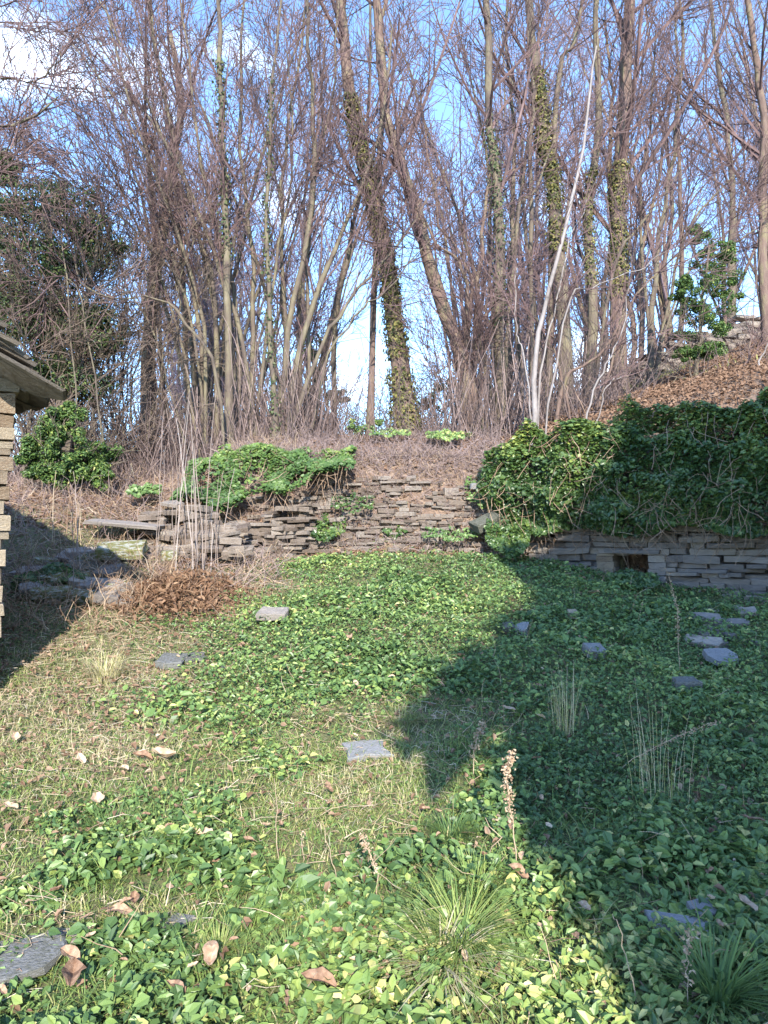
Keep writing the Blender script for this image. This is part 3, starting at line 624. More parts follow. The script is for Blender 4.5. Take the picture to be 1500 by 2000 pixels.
def bank_r(u, v):
    s = u*5.4+.10; cum = np.concatenate([[0], np.cumsum(segr)])
    x = np.interp(s, cum, lr[:, 0]); y = np.interp(s, cum, lr[:, 1]); x = np.where(s < 0, lr[0, 0]+s, x)
    top = np.interp(s, [-.15, .5, 1.2, 2.4, 3.6, 5.6], [2.30, 2.68, 2.84, 2.90, 2.90, 2.92])+.05*np.sin(s*4)+.03*np.sin(s*11)
    bot = np.interp(s, [-.15, .3, .9, 1.6, 5.6], [2.10, 1.88, 1.66, 1.66, 1.70])+.07*np.sin(s*5+1)
    a = v*1.45
    vert = np.clip(a, 0, 1); back = np.clip(a-1, 0, .45)
    z = bot+(top-bot)*(vert-.25*back); nx = .54; ny = -.84
    nx = -.54*0-.53; ny = -.85
    bulge = np.sin(np.clip(vert, 0, 1)*PI*.75+.25)**.8*.42
    X = x+nx*(bulge-.02)-nx*back*2.6*1.0; Y = y+ny*(bulge-.02)-ny*back*2.6
    lump = .06+.22*(np.sin(s*6+z*7)*np.sin(z*9-s*3)+1)/2+.08*(np.sin(s*17+z*3)*np.sin(z*21)+1)/2
    z = z+back*.15*np.sin(s*5)
    Nn = np.stack([nx*np.cos(vert*1.1), ny*np.cos(vert*1.1), np.sin(vert*1.2)+.05+back*1.0], 1)
    return np.stack([X, Y, z], 1), nrm(Nn), lump*1.3
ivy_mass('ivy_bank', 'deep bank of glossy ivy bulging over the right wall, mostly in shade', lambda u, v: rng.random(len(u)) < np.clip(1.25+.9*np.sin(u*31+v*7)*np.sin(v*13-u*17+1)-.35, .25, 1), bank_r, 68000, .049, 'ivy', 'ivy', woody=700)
def bank_c(u, v):
    x = -2.75+u*2.35; top = np.interp(x, [-2.75, -2.2, -1.5, -1.0, -.4], [2.62, 2.86, 2.86, 2.74, 2.72]); bot = np.interp(x, [-2.75, -2.2, -1.8, -1.2, -.9, -.4], [1.98, 2.0, 2.05, 2.22, 2.42, 2.5])
    bot = bot-.12; z = bot+(top-bot)*v; y = 9.85+1.15*v+.10*np.sin(x*3); z = np.maximum(z, H(x, y)+.02)
    lump = .10+.14*(np.sin(x*7+z*5)*np.sin(z*8-x*3)+1)/2
    return np.stack([x, y, z], 1), nrm(np.stack([0*x, -.75+0*x, .6+0*x], 1)), lump*1.1
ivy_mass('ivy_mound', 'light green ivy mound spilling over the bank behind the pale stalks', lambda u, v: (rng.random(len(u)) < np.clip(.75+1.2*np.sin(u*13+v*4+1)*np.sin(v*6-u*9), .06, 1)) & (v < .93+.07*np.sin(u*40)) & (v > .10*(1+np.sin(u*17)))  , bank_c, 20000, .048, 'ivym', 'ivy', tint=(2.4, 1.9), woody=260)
def bank_m(cx_, cy_, z0, rx, rz):
    def f(u, v):
        a = u*2*PI; rr_ = np.sqrt(v); return np.stack([cx_+rx*rr_*np.cos(a), cy_+0*a+.3*rr_*np.sin(a), z0+rz*rr_*np.sin(a)], 1), nrm(np.stack([0*a, -.8+0*a, .5+0*a], 1)), .08+.05*np.sin(a*5)
    return f
def small_ivy(label, px, py, Y, rx, rz, n, m='ivy', size=.045):
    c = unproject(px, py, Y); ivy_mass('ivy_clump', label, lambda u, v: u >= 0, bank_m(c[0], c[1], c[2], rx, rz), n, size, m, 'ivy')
small_ivy('patch of ivy hanging beside the dark upright slab, at the end of the ivy bank', 990, 1045, 9.75, .28, .30, 1500)
small_ivy('sparse green tuft of leaves in the corner of the stone buttress', 635, 1030, 10.2, .28, .20, 700)
small_ivy('dark leafy weed at the foot of the middle wall', 770, 1030, 10.4, .22, .16, 600)
small_ivy('thin yellow-green creeper on the right end of the middle wall', 945, 960, 10.4, .26, .30, 420, 'peri', .04)
small_ivy('small ivy clump on the bank top left of the pale stalks', 285, 962, 10.1, .22, .09, 420, 'peri')
small_ivy('dark ivy in the hut\'s shade below the grey slab', 95, 1150, 7.9, .38, .20, 1500)
small_ivy('green sprig growing out of the middle of the wall', 800, 935, 10.9, .10, .06, 120, 'peri')
small_ivy('weeds growing at the mouth of the square hole', 1235, 1135, 8.9, .30, .08, 500)
small_ivy('yellow-green creeper on the bank crest at the middle', 760, 850, 11.9, .35, .08, 260, 'peri', .04)

small_ivy('low tangle of weeds at the foot of the middle wall, right part', 880, 1045, 10.1, .40, .10, 420, 'peri', .035)
small_ivy('creeping weeds over the left half of the middle wall', 690, 985, 10.2, .30, .16, 260, 'ivy', .035)
small_ivy('green weeds among the loose stones at the top of the middle wall', 870, 855, 11.5, .30, .10, 500, 'peri', .04)
ho = np.array(hs.location); n_ = 5200; f = rng.random(n_); vx = -5.16+3.56*f; vz = np.interp(vx, [-5.16, -3.3, -1.6], [4.15, 6.35, 9.6])
g_ = np.abs(np.sin(f*23)+.6*np.sin(f*57+1))*.11
P = np.stack([vx+rng.normal(size=n_)*g_, 2.25+.15*rng.random(n_), vz+rng.normal(size=n_)*g_*1.3], 1); m_ = 1500
P2 = np.stack([-4.6+rng.normal(size=m_)*.09, 1.9+.1*rng.random(m_), .2+4*rng.random(m_)], 1); P = np.vstack([P, P2])
obj('ivy', leaf_mesh('ivy', P, rdir(len(P))+np.array([0, 1, 0]), .06+.06*rng.random(len(P)), rng.random(len(P)), aspect=.85), M['ivy'], hs)  # leaf clumps added on the unseen house to soften its shadow edge
# ------------------------------------------------------------------ ground cover (uncountable): periwinkle, grass, straw, dead leaves
def region(n, x0, x1, y0, y1):
    x = x0+(x1-x0)*rng.random(n); y = y0+(y1-y0)*rng.random(n); return x, y
def pxpy(x, y):
    z = H(x, y); d = y*math.cos(PITCH)+(z-1.6)*math.sin(PITCH); v = -y*math.sin(PITCH)+(z-1.6)*math.cos(PITCH)
    return 750+F*x/d, 1000-F*v/d
def ell(X, Y, cx_, cy_, rx, ry): return np.clip(1.25-np.sqrt(((X-cx_)/rx)**2+((Y-cy_)/ry)**2), 0, 1)
def wnoise(x, y, s, o=0): return .5+.25*np.sin(x*s+1.3*np.sin(y*s*.7+o)+o)+.25*np.sin(y*s*1.15+1.7*np.sin(x*s*.6-o)+2*o)
def spot(px, py): return hit(px, py)[:2]
# meadow patches fixed on the ground, measured once as (x, y, rx, ry)
PATCH_GREEN = [(-0.6, 7.0, 1.9, 1.5), (.7, 7.4, 1.8, 1.6), (-.9, 5.4, 1.0, .8), (2.6, 6.5, 2.6, 2.4), (1.6, 4.2, 1.1, 1.6), (-.35, 9.0, 1.0, .6), (.9, 3.2, .6, .6), (1.2, 2.9, .7, .5), (-.3, 2.9, .55, .4), (-1.1, 3.6, .45, .35),
               (-.9, 3.0, .35, .3), (0, 2.65, .4, .3), (.8, 2.55, .6, .35), (1.0, 9.0, 1.0, .8), (3.6, 4.6, 2.2, 2.6), (-.5, 4.4, .35, .25), (-.95, 2.5, .4, .22)]
PATCH_STRAW = [(-.1, 4.9, .75, .35), (.35, 5.2, .6, .25), (-.3, 4.1, .6, .45), (.1, 4.5, .4, .2), (-2.2, 6.2, .9, 1.2), (-1.9, 7.6, .8, .7), (-1.6, 4.7, .6, .5), (-2.4, 4.9, .7, .6), (-.95, 3.1, .3, .12), (-1.5, 8.3, .8, .5)]
def cover(x, y, patches):
    c = np.zeros_like(x)
    for a, b, rx, ry in patches: c = np.maximum(c, np.clip(1.5-np.sqrt(((x-a)/rx)**2+((y-b)/ry)**2), 0, 1))
    return c
x, y = region(250000, -4.6, 6.5, 1.6, 10.8); xn, yn = region(45000, -2.9, 3.1, 1.6, 4.6); x = np.r_[x, xn]; y = np.r_[y, yn]
g = cover(x, y, PATCH_GREEN); s_ = cover(x, y, PATCH_STRAW)
nr = sstep((5-y)/1.5); dens = np.clip(g*(1.1-.30*nr)-.75*s_*(x < .8)+.10+.5*(wnoise(x, y, 3.7)-.45)+(.45+.75*nr)*(wnoise(x, y, 9.1, 2)-.5)+.5*nr*(wnoise(x, y, 17, 5)-.60), 0, 1)
dens *= np.where(y > 5, 1.0, .80)*sstep((10.45-y)/.5)*sstep((x+3.6)/.8+(4-y)*.4)*np.where((np.abs(x) > .62*y+.9), 0, 1)
wall_clear = (yw(x)-.42-y) > 0
k = (rng.random(len(x)) < dens) & wall_clear; x, y, d_ = x[k], y[k], dens[k]
hgt = (.02+.10*wnoise(x, y, 6.3, 1)*d_+.04*wnoise(x, y, 17, 3))
z = H(x, y)+hgt*(.25+.9*rng.random(len(x)))
Nn = nrm(np.stack([.0*x, -.25+0*x, 1+0*x], 1)+rdir(len(x))*.75)
tint = np.clip(.40+.25*(wnoise(x, y, 2.1, 4)-.5)+rng.normal(size=len(x))*.23+.17*sstep((3.4-y)/.5)*sstep((x+.7)/.3)*(x < 1.2)+.16*(wnoise(x, y, 1.3, 9)-.5)+.35*(rng.random(len(x)) < .03), 0, 1)
sz = np.where(y < 3.6, .037, .031)*np.exp(rng.normal(size=len(x))*.30)*np.where(wnoise(x, y, 2.7, 8) > .55, 1.15, .85)
obj('periwinkle_cover', leaf_mesh('periwinkle_cover', np.stack([x, y, z], 1), Nn, sz, tint, aspect=.62), M['peri'], kind='stuff')
# clover-like tiny leaves in the thin places
x, y = region(110000, -3.9, 4, 1.7, 8.8)
k = rng.random(len(x)) < .95*wnoise(x, y, 5.1, 6)*np.where(y < 5, 1, .5); x, y = x[k], y[k]
z = H(x, y)+.008+.02*rng.random(len(x))
obj('low_weeds', leaf_mesh('low_weeds', np.stack([x, y, z], 1), np.array([0, -.1, 1.])+rdir(len(x))*.4, .013+.014*rng.random(len(x)), np.clip(rng.normal(.5, .2, len(x)), 0, 1), aspect=.8), M['peri'], kind='stuff')

def blades(P, ln, width, lean, tint, m, name, parent=None, dirs=None, up=1.0, off=None, kind='stuff', sag=.6):
    n_ = len(P); az = rng.random(n_)*2*PI; d = np.stack([np.cos(az), np.sin(az), np.zeros(n_)], 1) if dirs is None else dirs
    sd_ = np.stack([-d[:, 1], d[:, 0], np.zeros(n_)], 1)
    V = np.zeros((n_, 7, 3)); lean = np.asarray(lean).reshape(-1, 1)*np.ones((n_, 1)); ln = np.asarray(ln).reshape(-1, 1)*np.ones((n_, 1)); w = np.asarray(width).reshape(-1, 1)*np.ones((n_, 1))
    for j, f in enumerate((0, .35, .72, 1)):
        c = P+d*ln*lean*(f**1.5)+np.array([0, 0, 1])*ln*up*(f-sag*lean*f*f*.8)*np.sqrt(np.clip(1-(lean*.75)**2, .1, 1))
        if j < 3: V[:, 2*j] = c-sd_*w*(1-.35*j/2)/2; V[:, 2*j+1] = c+sd_*w*(1-.35*j/2)/2
        else: V[:, 6] = c
    b = (np.arange(n_)*7)[:, None]
    q = np.concatenate([b+np.array([0, 1, 3, 2]), b+np.array([2, 3, 5, 4])]); t3 = b+np.array([4, 5, 6])
    V = V.reshape(-1, 3)
    if off is not None: V = V-off
    me = mk_mesh(name, V, [q, t3], np.clip(np.concatenate([tint, tint, tint]), 0, 1))
    kw = {'kind': kind} if kind else {}
    return obj(name, me, M[m], parent, **kw)
x, y = region(260000, -4.4, 5, 1.5, 9.2); xn, yn = region(60000, -2.9, 2.6, 1.5, 4.8); x = np.r_[x, xn]; y = np.r_[y, yn]
s_ = cover(x, y, PATCH_STRAW); g = cover(x, y, PATCH_GREEN)
dn = np.clip(.62+.45*s_-.35*g*(y > 3.2)+.3*(wnoise(x, y, 4.3, 5)-.5), 0.04, 1)*np.where(y > 6.5, .45, .85)*np.where(np.abs(x) > .62*y+.8, 0, 1)
k = rng.random(len(x)) < dn; x, y, s_ = x[k], y[k], s_[k]
ft = np.clip(.27+.30*s_+rng.normal(size=len(x))*.27+.2*(x < -1.2)+.06*(y < 4.8), 0, 1)
blades(np.stack([x, y, H(x, y)], 1), (.035+.075*rng.random(len(x))), .0032+.0025*rng.random(len(x)), .5+.65*rng.random(len(x)), ft, 'grass', 'grass')
x, y = region(36000, -3.6, 3.4, 1.5, 6.2)
k = rng.random(len(x)) < np.clip(1.9*(wnoise(x, y, 2.9, 11)-.50)+1.3*(wnoise(x, y, 7.3, 3)-.6)+.06, 0, 1)*np.where(y < 4.8, 1, .35)*np.where(x > 1.2, .5, 1); x, y = x[k], y[k]
blades(np.stack([x, y, H(x, y)], 1), (.09+.13*rng.random(len(x))), .0045, .55+.65*rng.random(len(x)), np.clip(.36+.22*(wnoise(x, y, 1.9, 1)-.5)+rng.normal(size=len(x))*.16, 0, 1), 'grass', 'long_grass')
def f_mead(n_):
    x, y = region(n_, -3.6, 4.6, 1.8, 9.6); k = rng.random(n_) < .35+.5*wnoise(x, y, 2.3, 7); x, y = x[k], y[k]; return np.stack([x, y, H(x, y)+.03+.06*rng.random(len(x))], 1)
# straw and fine dead stems lying about
x, y = region(60000, -4.6, 5, 1.6, 10.4); s_ = cover(x, y, PATCH_STRAW)
k = rng.random(len(x)) < np.clip(.06+.36*s_+.28*(x < -1.3)+.25*(y > 8.8)-.1*(x > 1), 0, 1); x, y = x[k], y[k]
az = rng.random(len(x))*2*PI; lnn = .04+.12*rng.random(len(x)); dz = rng.random(len(x))*.25
p0 = np.stack([x, y, H(x, y)+.01+.03*rng.random(len(x))], 1); d = np.stack([np.cos(az), np.sin(az), dz], 1)*lnn[:, None]
V, Fc = tubes(np.stack([p0, p0+d*.5+rng.normal(size=p0.shape)*.012, p0+d], 1), np.full((len(x), 3), .0014), 3)
obj('straw', mk_mesh('straw', V, Fc, np.repeat(rng.random(len(x)), 6)), M['dry'], kind='stuff')
# small dead leaves on the meadow and on the terrace behind
x, y = region(20000, -4.6, 5, 1.7, 10.6); k = rng.random(len(x)) < np.clip(.22+.6*sstep((-x-.6)/1.2)*(y > 3.6)+.4*sstep((y-9.2)/.8), 0, 1); x, y = x[k], y[k]
obj('leaf_litter', leaf_mesh('leaf_litter', np.stack([x, y, H(x, y)+.015+.05*rng.random(len(x))], 1), np.array([0, -.4, 1.])+rdir(len(x))*.7, .018+.03*rng.random(len(x)), rng.beta(2, 2.6, len(x)), aspect=.55, curl=2.2), M['litter'], kind='stuff')
x, y = region(150000, -7, 15, 9.5, 24); k = (y > yw(x)-.25-1.9*(x < -2.2)-.75*((x < 1.4) & (x > -2.2))) & (np.abs(x) < .6*y+.5) & (rng.random(len(x)) < np.where(x > 2, .95, .65)); x, y = x[k], y[k]
obj('leaf_litter', leaf_mesh('leaf_litter', np.stack([x, y, H(x, y)+.01+.05*rng.random(len(x))], 1), np.array([0, -.7, 1.])+rdir(len(x))*.7, .035+.04*rng.random(len(x)), np.clip(rng.beta(2, 3.6, len(x))*.75, 0, 1), aspect=.6, curl=2), M['litter'], kind='stuff')
# dead bramble mat over the middle wall and the left bank
def tangle(name, n_, fn, ln, r_, m, zup, tint, k=3, segs=5, wob=.35):
    p = fn(n_); n_ = len(p); d = nrm(rdir(n_)*np.array([1, .5, .8])+np.array([0, -.15, zup])); Q = np.zeros((n_, segs, 3)); c = p; L_ = (ln*(.4+rng.random(n_)))[:, None]/(segs-1)
    for j in range(segs): Q[:, j] = c; d = nrm(d+rng.normal(size=(n_, 3))*wob); c = c+d*L_
    V, Fc = tubes(Q, r_*(.6+.8*rng.random((n_, 1)))*np.linspace(1, .5, segs)[None], k)
    return obj(name, mk_mesh(name, V, Fc, np.clip(np.repeat(tint+rng.normal(size=n_)*.22, (segs-1)*k), 0, 1)), M[m], kind='stuff')
tangle('dead_stems', 1500, f_mead, .16, .0018, 'dry', .35, .5, segs=4, wob=.2)
def f_wall(n_):
    x = -2.0+3.6*rng.random(n_); f = rng.random(n_)**.8; y = 9.90+1.0*f; z = H(x, y)+.02+.10*rng.random(n_); k = rng.random(n_) < .35+.65*f; 
    return np.stack([x, y, z], 1)[k]
tangle('dead_brambles', 6500, f_wall, .20, .0032, 'brush', .1, 1.0)
tangle('dead_brambles', 2400, f_wall, .14, .0028, 'dry', .1, .45)
def f_crest(n_):
    x = -1.4+3.2*rng.random(n_); y = 10.7+1.5*rng.random(n_); return np.stack([x, y, H(x, y)+.02+.10*rng.random(n_)], 1)
tangle('dead_brambles', 1500, f_crest, .24, .0038, 'brush', .15, .85)
def f_bank(n_):
    x = -6+4.8*rng.random(n_); y = 8.2+4.4*rng.random(n_); return np.stack([x, y, H(x, y)+.02+.06*rng.random(n_)], 1)
tangle('dead_brambles', 3600, f_bank, .26, .0036, 'dry', .25, .4)
tangle('dead_brambles', 3600, f_bank, .34, .0036, 'brush', .35, .9)
def f_left(n_):
    x = -3.9+1.6*rng.random(n_); y = 6.6+2.2*rng.random(n_); return np.stack([x, y, H(x, y)+.02+.10*rng.random(n_)], 1)
tangle('dead_brambles', 800, f_left, .28, .0030, 'dry', .7, .3)
def f_rt(n_):
    s = rng.random(n_)*5.2; cum = np.concatenate([[0], np.cumsum(segr)]); x = np.interp(s, cum, lr[:, 0])-.53*(.15+.25*rng.random(n_)); y = np.interp(s, cum, lr[:, 1])-.85*(.15+.25*rng.random(n_))
    return np.stack([x, y, 1.45+.45*rng.random(n_)], 1)
tangle('dead_brambles', 320, f_rt, .40, .0035, 'dry', -.2, .2)
# thicket of thin shoots at the edge of the wood
def f_th(n_):
    x = -6.5+10.5*rng.random(n_); y = 11.8+3.6*rng.random(n_); k = (rng.random(n_) < np.where(x < -.9, 1, np.where(x < .6, .25, .5))); x, y = x[k], y[k]; return np.stack([x, y, H(x, y)-.02], 1)
tangle('thicket', 4200, f_th, 1.25, .0062, 'brush', 2.0, .45, segs=6, wob=.14)
tangle('thicket', 5200, f_th, .50, .0050, 'brush', .5, .5, segs=5, wob=.3)
def f_sp(n_):
    x = np.where(rng.random(n_) < .5, -3.1+2.0*rng.random(n_), .8+1.9*rng.random(n_)); y = 11.9+1.5*rng.random(n_); return np.stack([x, y, H(x, y)-.02], 1)
tangle('thicket', 120, f_sp, 1.6, .0085, 'brush', 3.0, .95, segs=6, wob=.06)
def f_th2(n_):
    x = 2+9*rng.random(n_); y = 12.5+9*rng.random(n_); return np.stack([x, y, H(x, y)-.02], 1)
tangle('thicket', 1300, f_th2, .6, .006, 'brush', 1.0, .5, segs=5, wob=.22)

def f_far(n_):
    x = -13+26*rng.random(n_); y = 15+8*rng.random(n_); p = 750+F*x/y; k = ((p < 660) | (p > 775)) & (p < 1250); x, y = x[k], y[k]; return np.stack([x, y, H(x, y)-.02], 1)
tangle('thicket', 5200, f_far, 2.6, .0075, 'brush', .9, .6, segs=7, wob=.2)
x, y = region(60000, 2.5, 15, 13, 25); k = wnoise(x, y, 1.1, 2)+.25*(rng.random(len(x))-.5) > .52+.2*(y < 16); x, y = x[k], y[k]
blades(np.stack([x, y, H(x, y)], 1), .10+.20*rng.random(len(x)), .010, .3+.8*rng.random(len(x)), np.clip(.55+.2*rng.normal(size=len(x)), 0, 1), 'grass', 'hillside_grass')

# ------------------------------------------------------------------ tall pale stalks left, one clump each root
def stalks(label, px0, px1, pyb, Yd, n_, h0, h1, r_=.0046, name='stalk_clump', m='pale'):
    pts = []; 
    for _ in range(n_):
        q = hit(random.uniform(px0, px1), pyb+random.uniform(-30, 30)); h = random.uniform(h0, h1); ax, ay = random.uniform(-.12, .16), random.uniform(-.08, .08)
        pts.append(resample([(q[0], q[1], q[2]-.03), (q[0]+ax*h*.3, q[1]+ay*h*.3, q[2]+h*.4), (q[0]+ax*h*.6, q[1]+ay*h, q[2]+h*.75), (q[0]+ax*h, q[1]+ay*h*1.3, q[2]+h)], 7, .006))
    P = np.array(pts); b = P[:, 0].mean(0); root = empty(name, b, label, 'plant')
    for p in P:
        p[2:-1] += rng.normal(size=(4, 3))*.005
        V, Fc = tubes(p[None], np.linspace(r_, r_*.45, 7)[None], 5); obj('stalk', mk_mesh('stalk', V-b, Fc, np.full(len(Fc), random.random())), M[m], root)
    return root
stalks('tall pale bare stalks rising from the dead bracken on the left', 300, 345, 1120, 8, 7, 1.3, 2.2)
stalks('second bundle of tall pale stalks, right of the bracken heap', 365, 400, 1120, 8, 7, 1.2, 2.3, .007)
stalks('thin pale stalks right of the thick bundle, in front of the ivy mound', 410, 440, 1110, 8, 5, .9, 1.7, .005)
stalks('lone pale stalks in front of the dark bank near the hut', 130, 165, 1150, 7, 3, .9, 1.3, .005)
stalks('short thin reddish stalks below the laurel bush', 95, 175, 1075, 9, 7, .5, .9, .005, m='dry')

# dead bracken heap
bh = hit(340, 1190); bro = empty('bracken_heap', bh, 'heap of rusty dead bracken at the foot of the tall pale stalks', 'dead plant')
n_ = 2600; xx = bh[0]+.38*rng.normal(size=n_)*.85; yy = bh[1]+.3+.34*rng.normal(size=n_); zz = H(xx, yy)+.02+.20*rng.random(n_)*np.exp(-((xx-bh[0])/.45)**2)
M['brack'] = mat('bracken', [(0, (.12, .065, .04)), (.5, (.25, .15, .095)), (1, (.42, .30, .20))], .85, mode='tint', transl=.1)
obj('frond', leaf_mesh('frond', np.stack([xx, yy, zz], 1)-bh, np.array([0, -.6, .6])+rdir(n_)*.8, .035+.05*rng.random(n_), rng.beta(2.2, 2, n_)*.8, aspect=.22, curl=2), M['brack'], bro)
n_ = 380; xx = bh[0]+.36*rng.normal(size=n_)*.7; yy = bh[1]+.25+.25*rng.normal(size=n_)
blades(np.stack([xx, yy, H(xx, yy)], 1), .18+.25*rng.random(n_), .007, .5+.6*rng.random(n_), .62+.25*rng.random(n_), 'litter', 'stem', bro, off=bh, kind=None)

# ------------------------------------------------------------------ rubble on the left, loose slabs
def lie(label, px, py, wpx, tk, depth, meshes, rz=0, tilt=(0, 0), name='flat_stone', cat='stone', raise_=.0, Y=None):
    p = hit(px, py) if Y is None else unproject(px, py, Y)
    w = wpx/F*p[1]; o = obj(name, random.choice(meshes), None, None, label=label, category=cat)
    o.location = [float(a) for a in p]; o.location.z += raise_+tk*.25-.018; o.scale = (w, depth, tk); o.rotation_euler = (tilt[0], tilt[1], rz); return o
GT = .12
lie('grey slab lying in the straw grass at the centre of the meadow', 716, 1474, 76, .04, .24, SG, .15, (GT, 0), raise_=.025)
lie('grey rounded flat stone in the left of the meadow, weeds around it', 333, 1300, 52, .05, .26, SG, 0, (GT, 0), raise_=.045)
lie('smaller grey stone half under weeds, touching the grey rounded one', 382, 1292, 38, .04, .20, SG, .3, (GT, 0), raise_=.035)
lie('brownish-grey flat stone sunk in the green cover below the buttress', 533, 1222, 54, .06, .20, SM, -.1, (.25, 0), raise_=.11)
lie('bluish-white stone lit in the shaded ground cover', 1158, 1290, 34, .08, .12, SG, .2, (.4, 0), raise_=.075)
lie('thick dark-sided slab with a pale top, in the shade left of the right edge', 1338, 1360, 48, .07, .14, SG, -.05, (.1, 0), raise_=.08)
lie('bluish flat slab in the shade above the thick slab', 1408, 1304, 54, .05, .22, SG, .1, (.25, 0), raise_=.09)
lie('small pale block at the edge of the shade, left one of two', 992, 1246, 24, .05, .10, SG, .1, (.4, 0), raise_=.10)
lie('small pale block at the edge of the shade, right one of two', 1020, 1250, 22, .06, .10, SG, -.2, (.5, 0), raise_=.10)
lie('small brownish stone in the shaded leaves right of the bright green patch', 1118, 1220, 17, .06, .08, SW, 0, (.4, 0), raise_=.10)
lie('long blue-grey slab in the shaded corner at the lower right', 1328, 1838, 104, .04, .12, SG, -.1, (.15, .05), raise_=.05)
lie('dark blue-grey stone behind the long slab at the lower right', 1372, 1808, 50, .05, .08, SG, .2, (.1, 0), raise_=.05)
lie('smooth grey slab at the left edge of the photo with a leaf on it', 30, 1893, 150, .035, .22, SG, .25, (.02, -.05), raise_=.03)
lie('half-buried grey stone right of the grey slab in the left foreground', 338, 1812, 44, .03, .12, SG, -.6, (.15, 0), raise_=.018)
lie('mauve stone sunk in bare soil above the grey slab', 118, 1842, 66, .03, .10, SM, .2, (.02, 0), raise_=.015)
lie('dark slab standing askew at the left end of the ivy bank', 945, 1038, 54, .12, .18, SG, .35, (.4, -.45), raise_=.10, Y=9.9)
lie('white stone on the slope at the right end of the middle wall', 925, 949, 13, .07, .06, SG, 0, (.2, 0), Y=10.32)
lie('long thin dark slab jutting out left of the ruined wall', 245, 1022, 140, .04, .34, SM, -.05, (.1, .09), name='stone_slab', Y=9.2)
lie('large pale flat slab with a mossy face on the left bank', 236, 1076, 86, .12, .34, SMo, .12, (.30, -.05), name='stone_slab', Y=8.7)
lie('grey slab over a dark gap, left of the pale mossy slab', 172, 1112, 92, .11, .34, SG, .05, (.15, .08), name='stone_slab', Y=8.6)
lie('small mossy block tucked under the right end of the mossy slab', 330, 1085, 30, .10, .2, SMo, .2, (.1, 0), name='mossy_block', Y=8.95)
rw = empty('ruined_wall', (-2.6, 9.2, 1.5), 'tumbledown stretch of stone wall behind the tall pale stalks', 'wall')
o0 = np.array(rw.location)
for k in range(70):
    u = random.random(); v = random.random(); px = 285+190*u+random.uniform(-10, 10); py = 1085-105*v
    Yd = 9.15+.45*v+random.uniform(-.05, .05); p = unproject(px, py, Yd); gz = float(H(p[0], p[1]))
    p[2] = min(p[2], gz+.45)
    put_stone(SRb, p-o0, (random.uniform(.10, .34), random.uniform(.16, .30), random.uniform(.03, .09)), (random.uniform(-.1, .35), random.uniform(-.22, .22), random.uniform(-.6, .6)), rw)
rh = empty('rubble_heap', hit(450, 1080), 'low heap of pale stones between the ruined wall and the buttress', 'stones'); o0 = np.array(rh.location)
for k in range(34):
    p = hit(random.uniform(440, 610), random.uniform(1040, 1095)); p[2] += random.uniform(0, .12)
    put_stone(SM if k % 3 else SG, p-o0, (random.uniform(.10, .34), random.uniform(.1, .25), random.uniform(.03, .08)), (random.uniform(0, .5), random.uniform(-.2, .2), random.uniform(-.6, .6)), rh)
rh = empty('rubble_heap', hit(1430, 1235), 'heap of dark thin stones in the shade near the right edge', 'stones'); o0 = np.array(rh.location)
for k in range(15):
    p = hit(random.uniform(1370, 1500), random.uniform(1195, 1270)); p[2] += random.uniform(.02, .08)
    put_stone(SM, p-o0, (random.uniform(.08, .32), random.uniform(.1, .2), random.uniform(.025, .06)), (random.uniform(0, .5), random.uniform(-.25, .25), random.uniform(-.6, .6)), rh)
rh = empty('rubble_heap', hit(110, 1120), 'shaded mossy stones buried in the bank right of the hut', 'stones'); o0 = np.array(rh.location)
for k in range(40):
    p = hit(random.uniform(60, 240), random.uniform(1090, 1180)); p[2] += random.uniform(0, .12)
    put_stone(SM if k % 3 else SMo, p-o0, (random.uniform(.12, .4), random.uniform(.14, .3), random.uniform(.04, .10)), (random.uniform(0, .4), random.uniform(-.2, .2), random.uniform(-.5, .5)), rh)

# ------------------------------------------------------------------ large dead leaves
def dead_leaf_mesh(k):
    r = random.Random(k); n_ = 6; V = []; Fq = []
    bend = r.uniform(-.5, .9); curl = r.uniform(.3, 1.1)
    for j in range(n_+1):
        f = j/n_; w = .24*math.sin(PI*min(1, f*.94+.06))**.75*(1+.12*(j % 2)); zc = bend*.35*(f-.5)**2*2+.05*math.sin(f*7+k)
        for q in (-1, -.5, 0, .5, 1): V.append((w*q*(1+r.uniform(-.18, .18)), f-.5+r.uniform(-.02, .02), zc+curl*w*abs(q)*(1 if q else 0)*.9+r.uniform(-.025, .025)))
    for j in range(n_):
        for q in range(4): a = j*5+q; Fq.append([a, a+1, a+6, a+5])
    me = mk_mesh('dead_leaf', V, np.array(Fq)); me.materials.append(M['dleaf']); return me
DL = [dead_leaf_mesh(k) for k in range(8)]
def dleaf(px, py, wpx, label, rz=None, group=None, tilt=None, raise_=.03):
    p = hit(px, py); o = obj('dead_leaf', random.choice(DL), None, None, label=label, category='dead leaf')
    if group: o['group'] = group
    s = wpx/F*p[1]; o.location = [float(p[0]), float(p[1]), float(p[2])+raise_]; o.scale = (s, s, s)
    o.rotation_euler = tilt if tilt else (random.uniform(0, .5), random.uniform(-.3, .3), random.uniform(0, 6.28) if rz is None else rz)
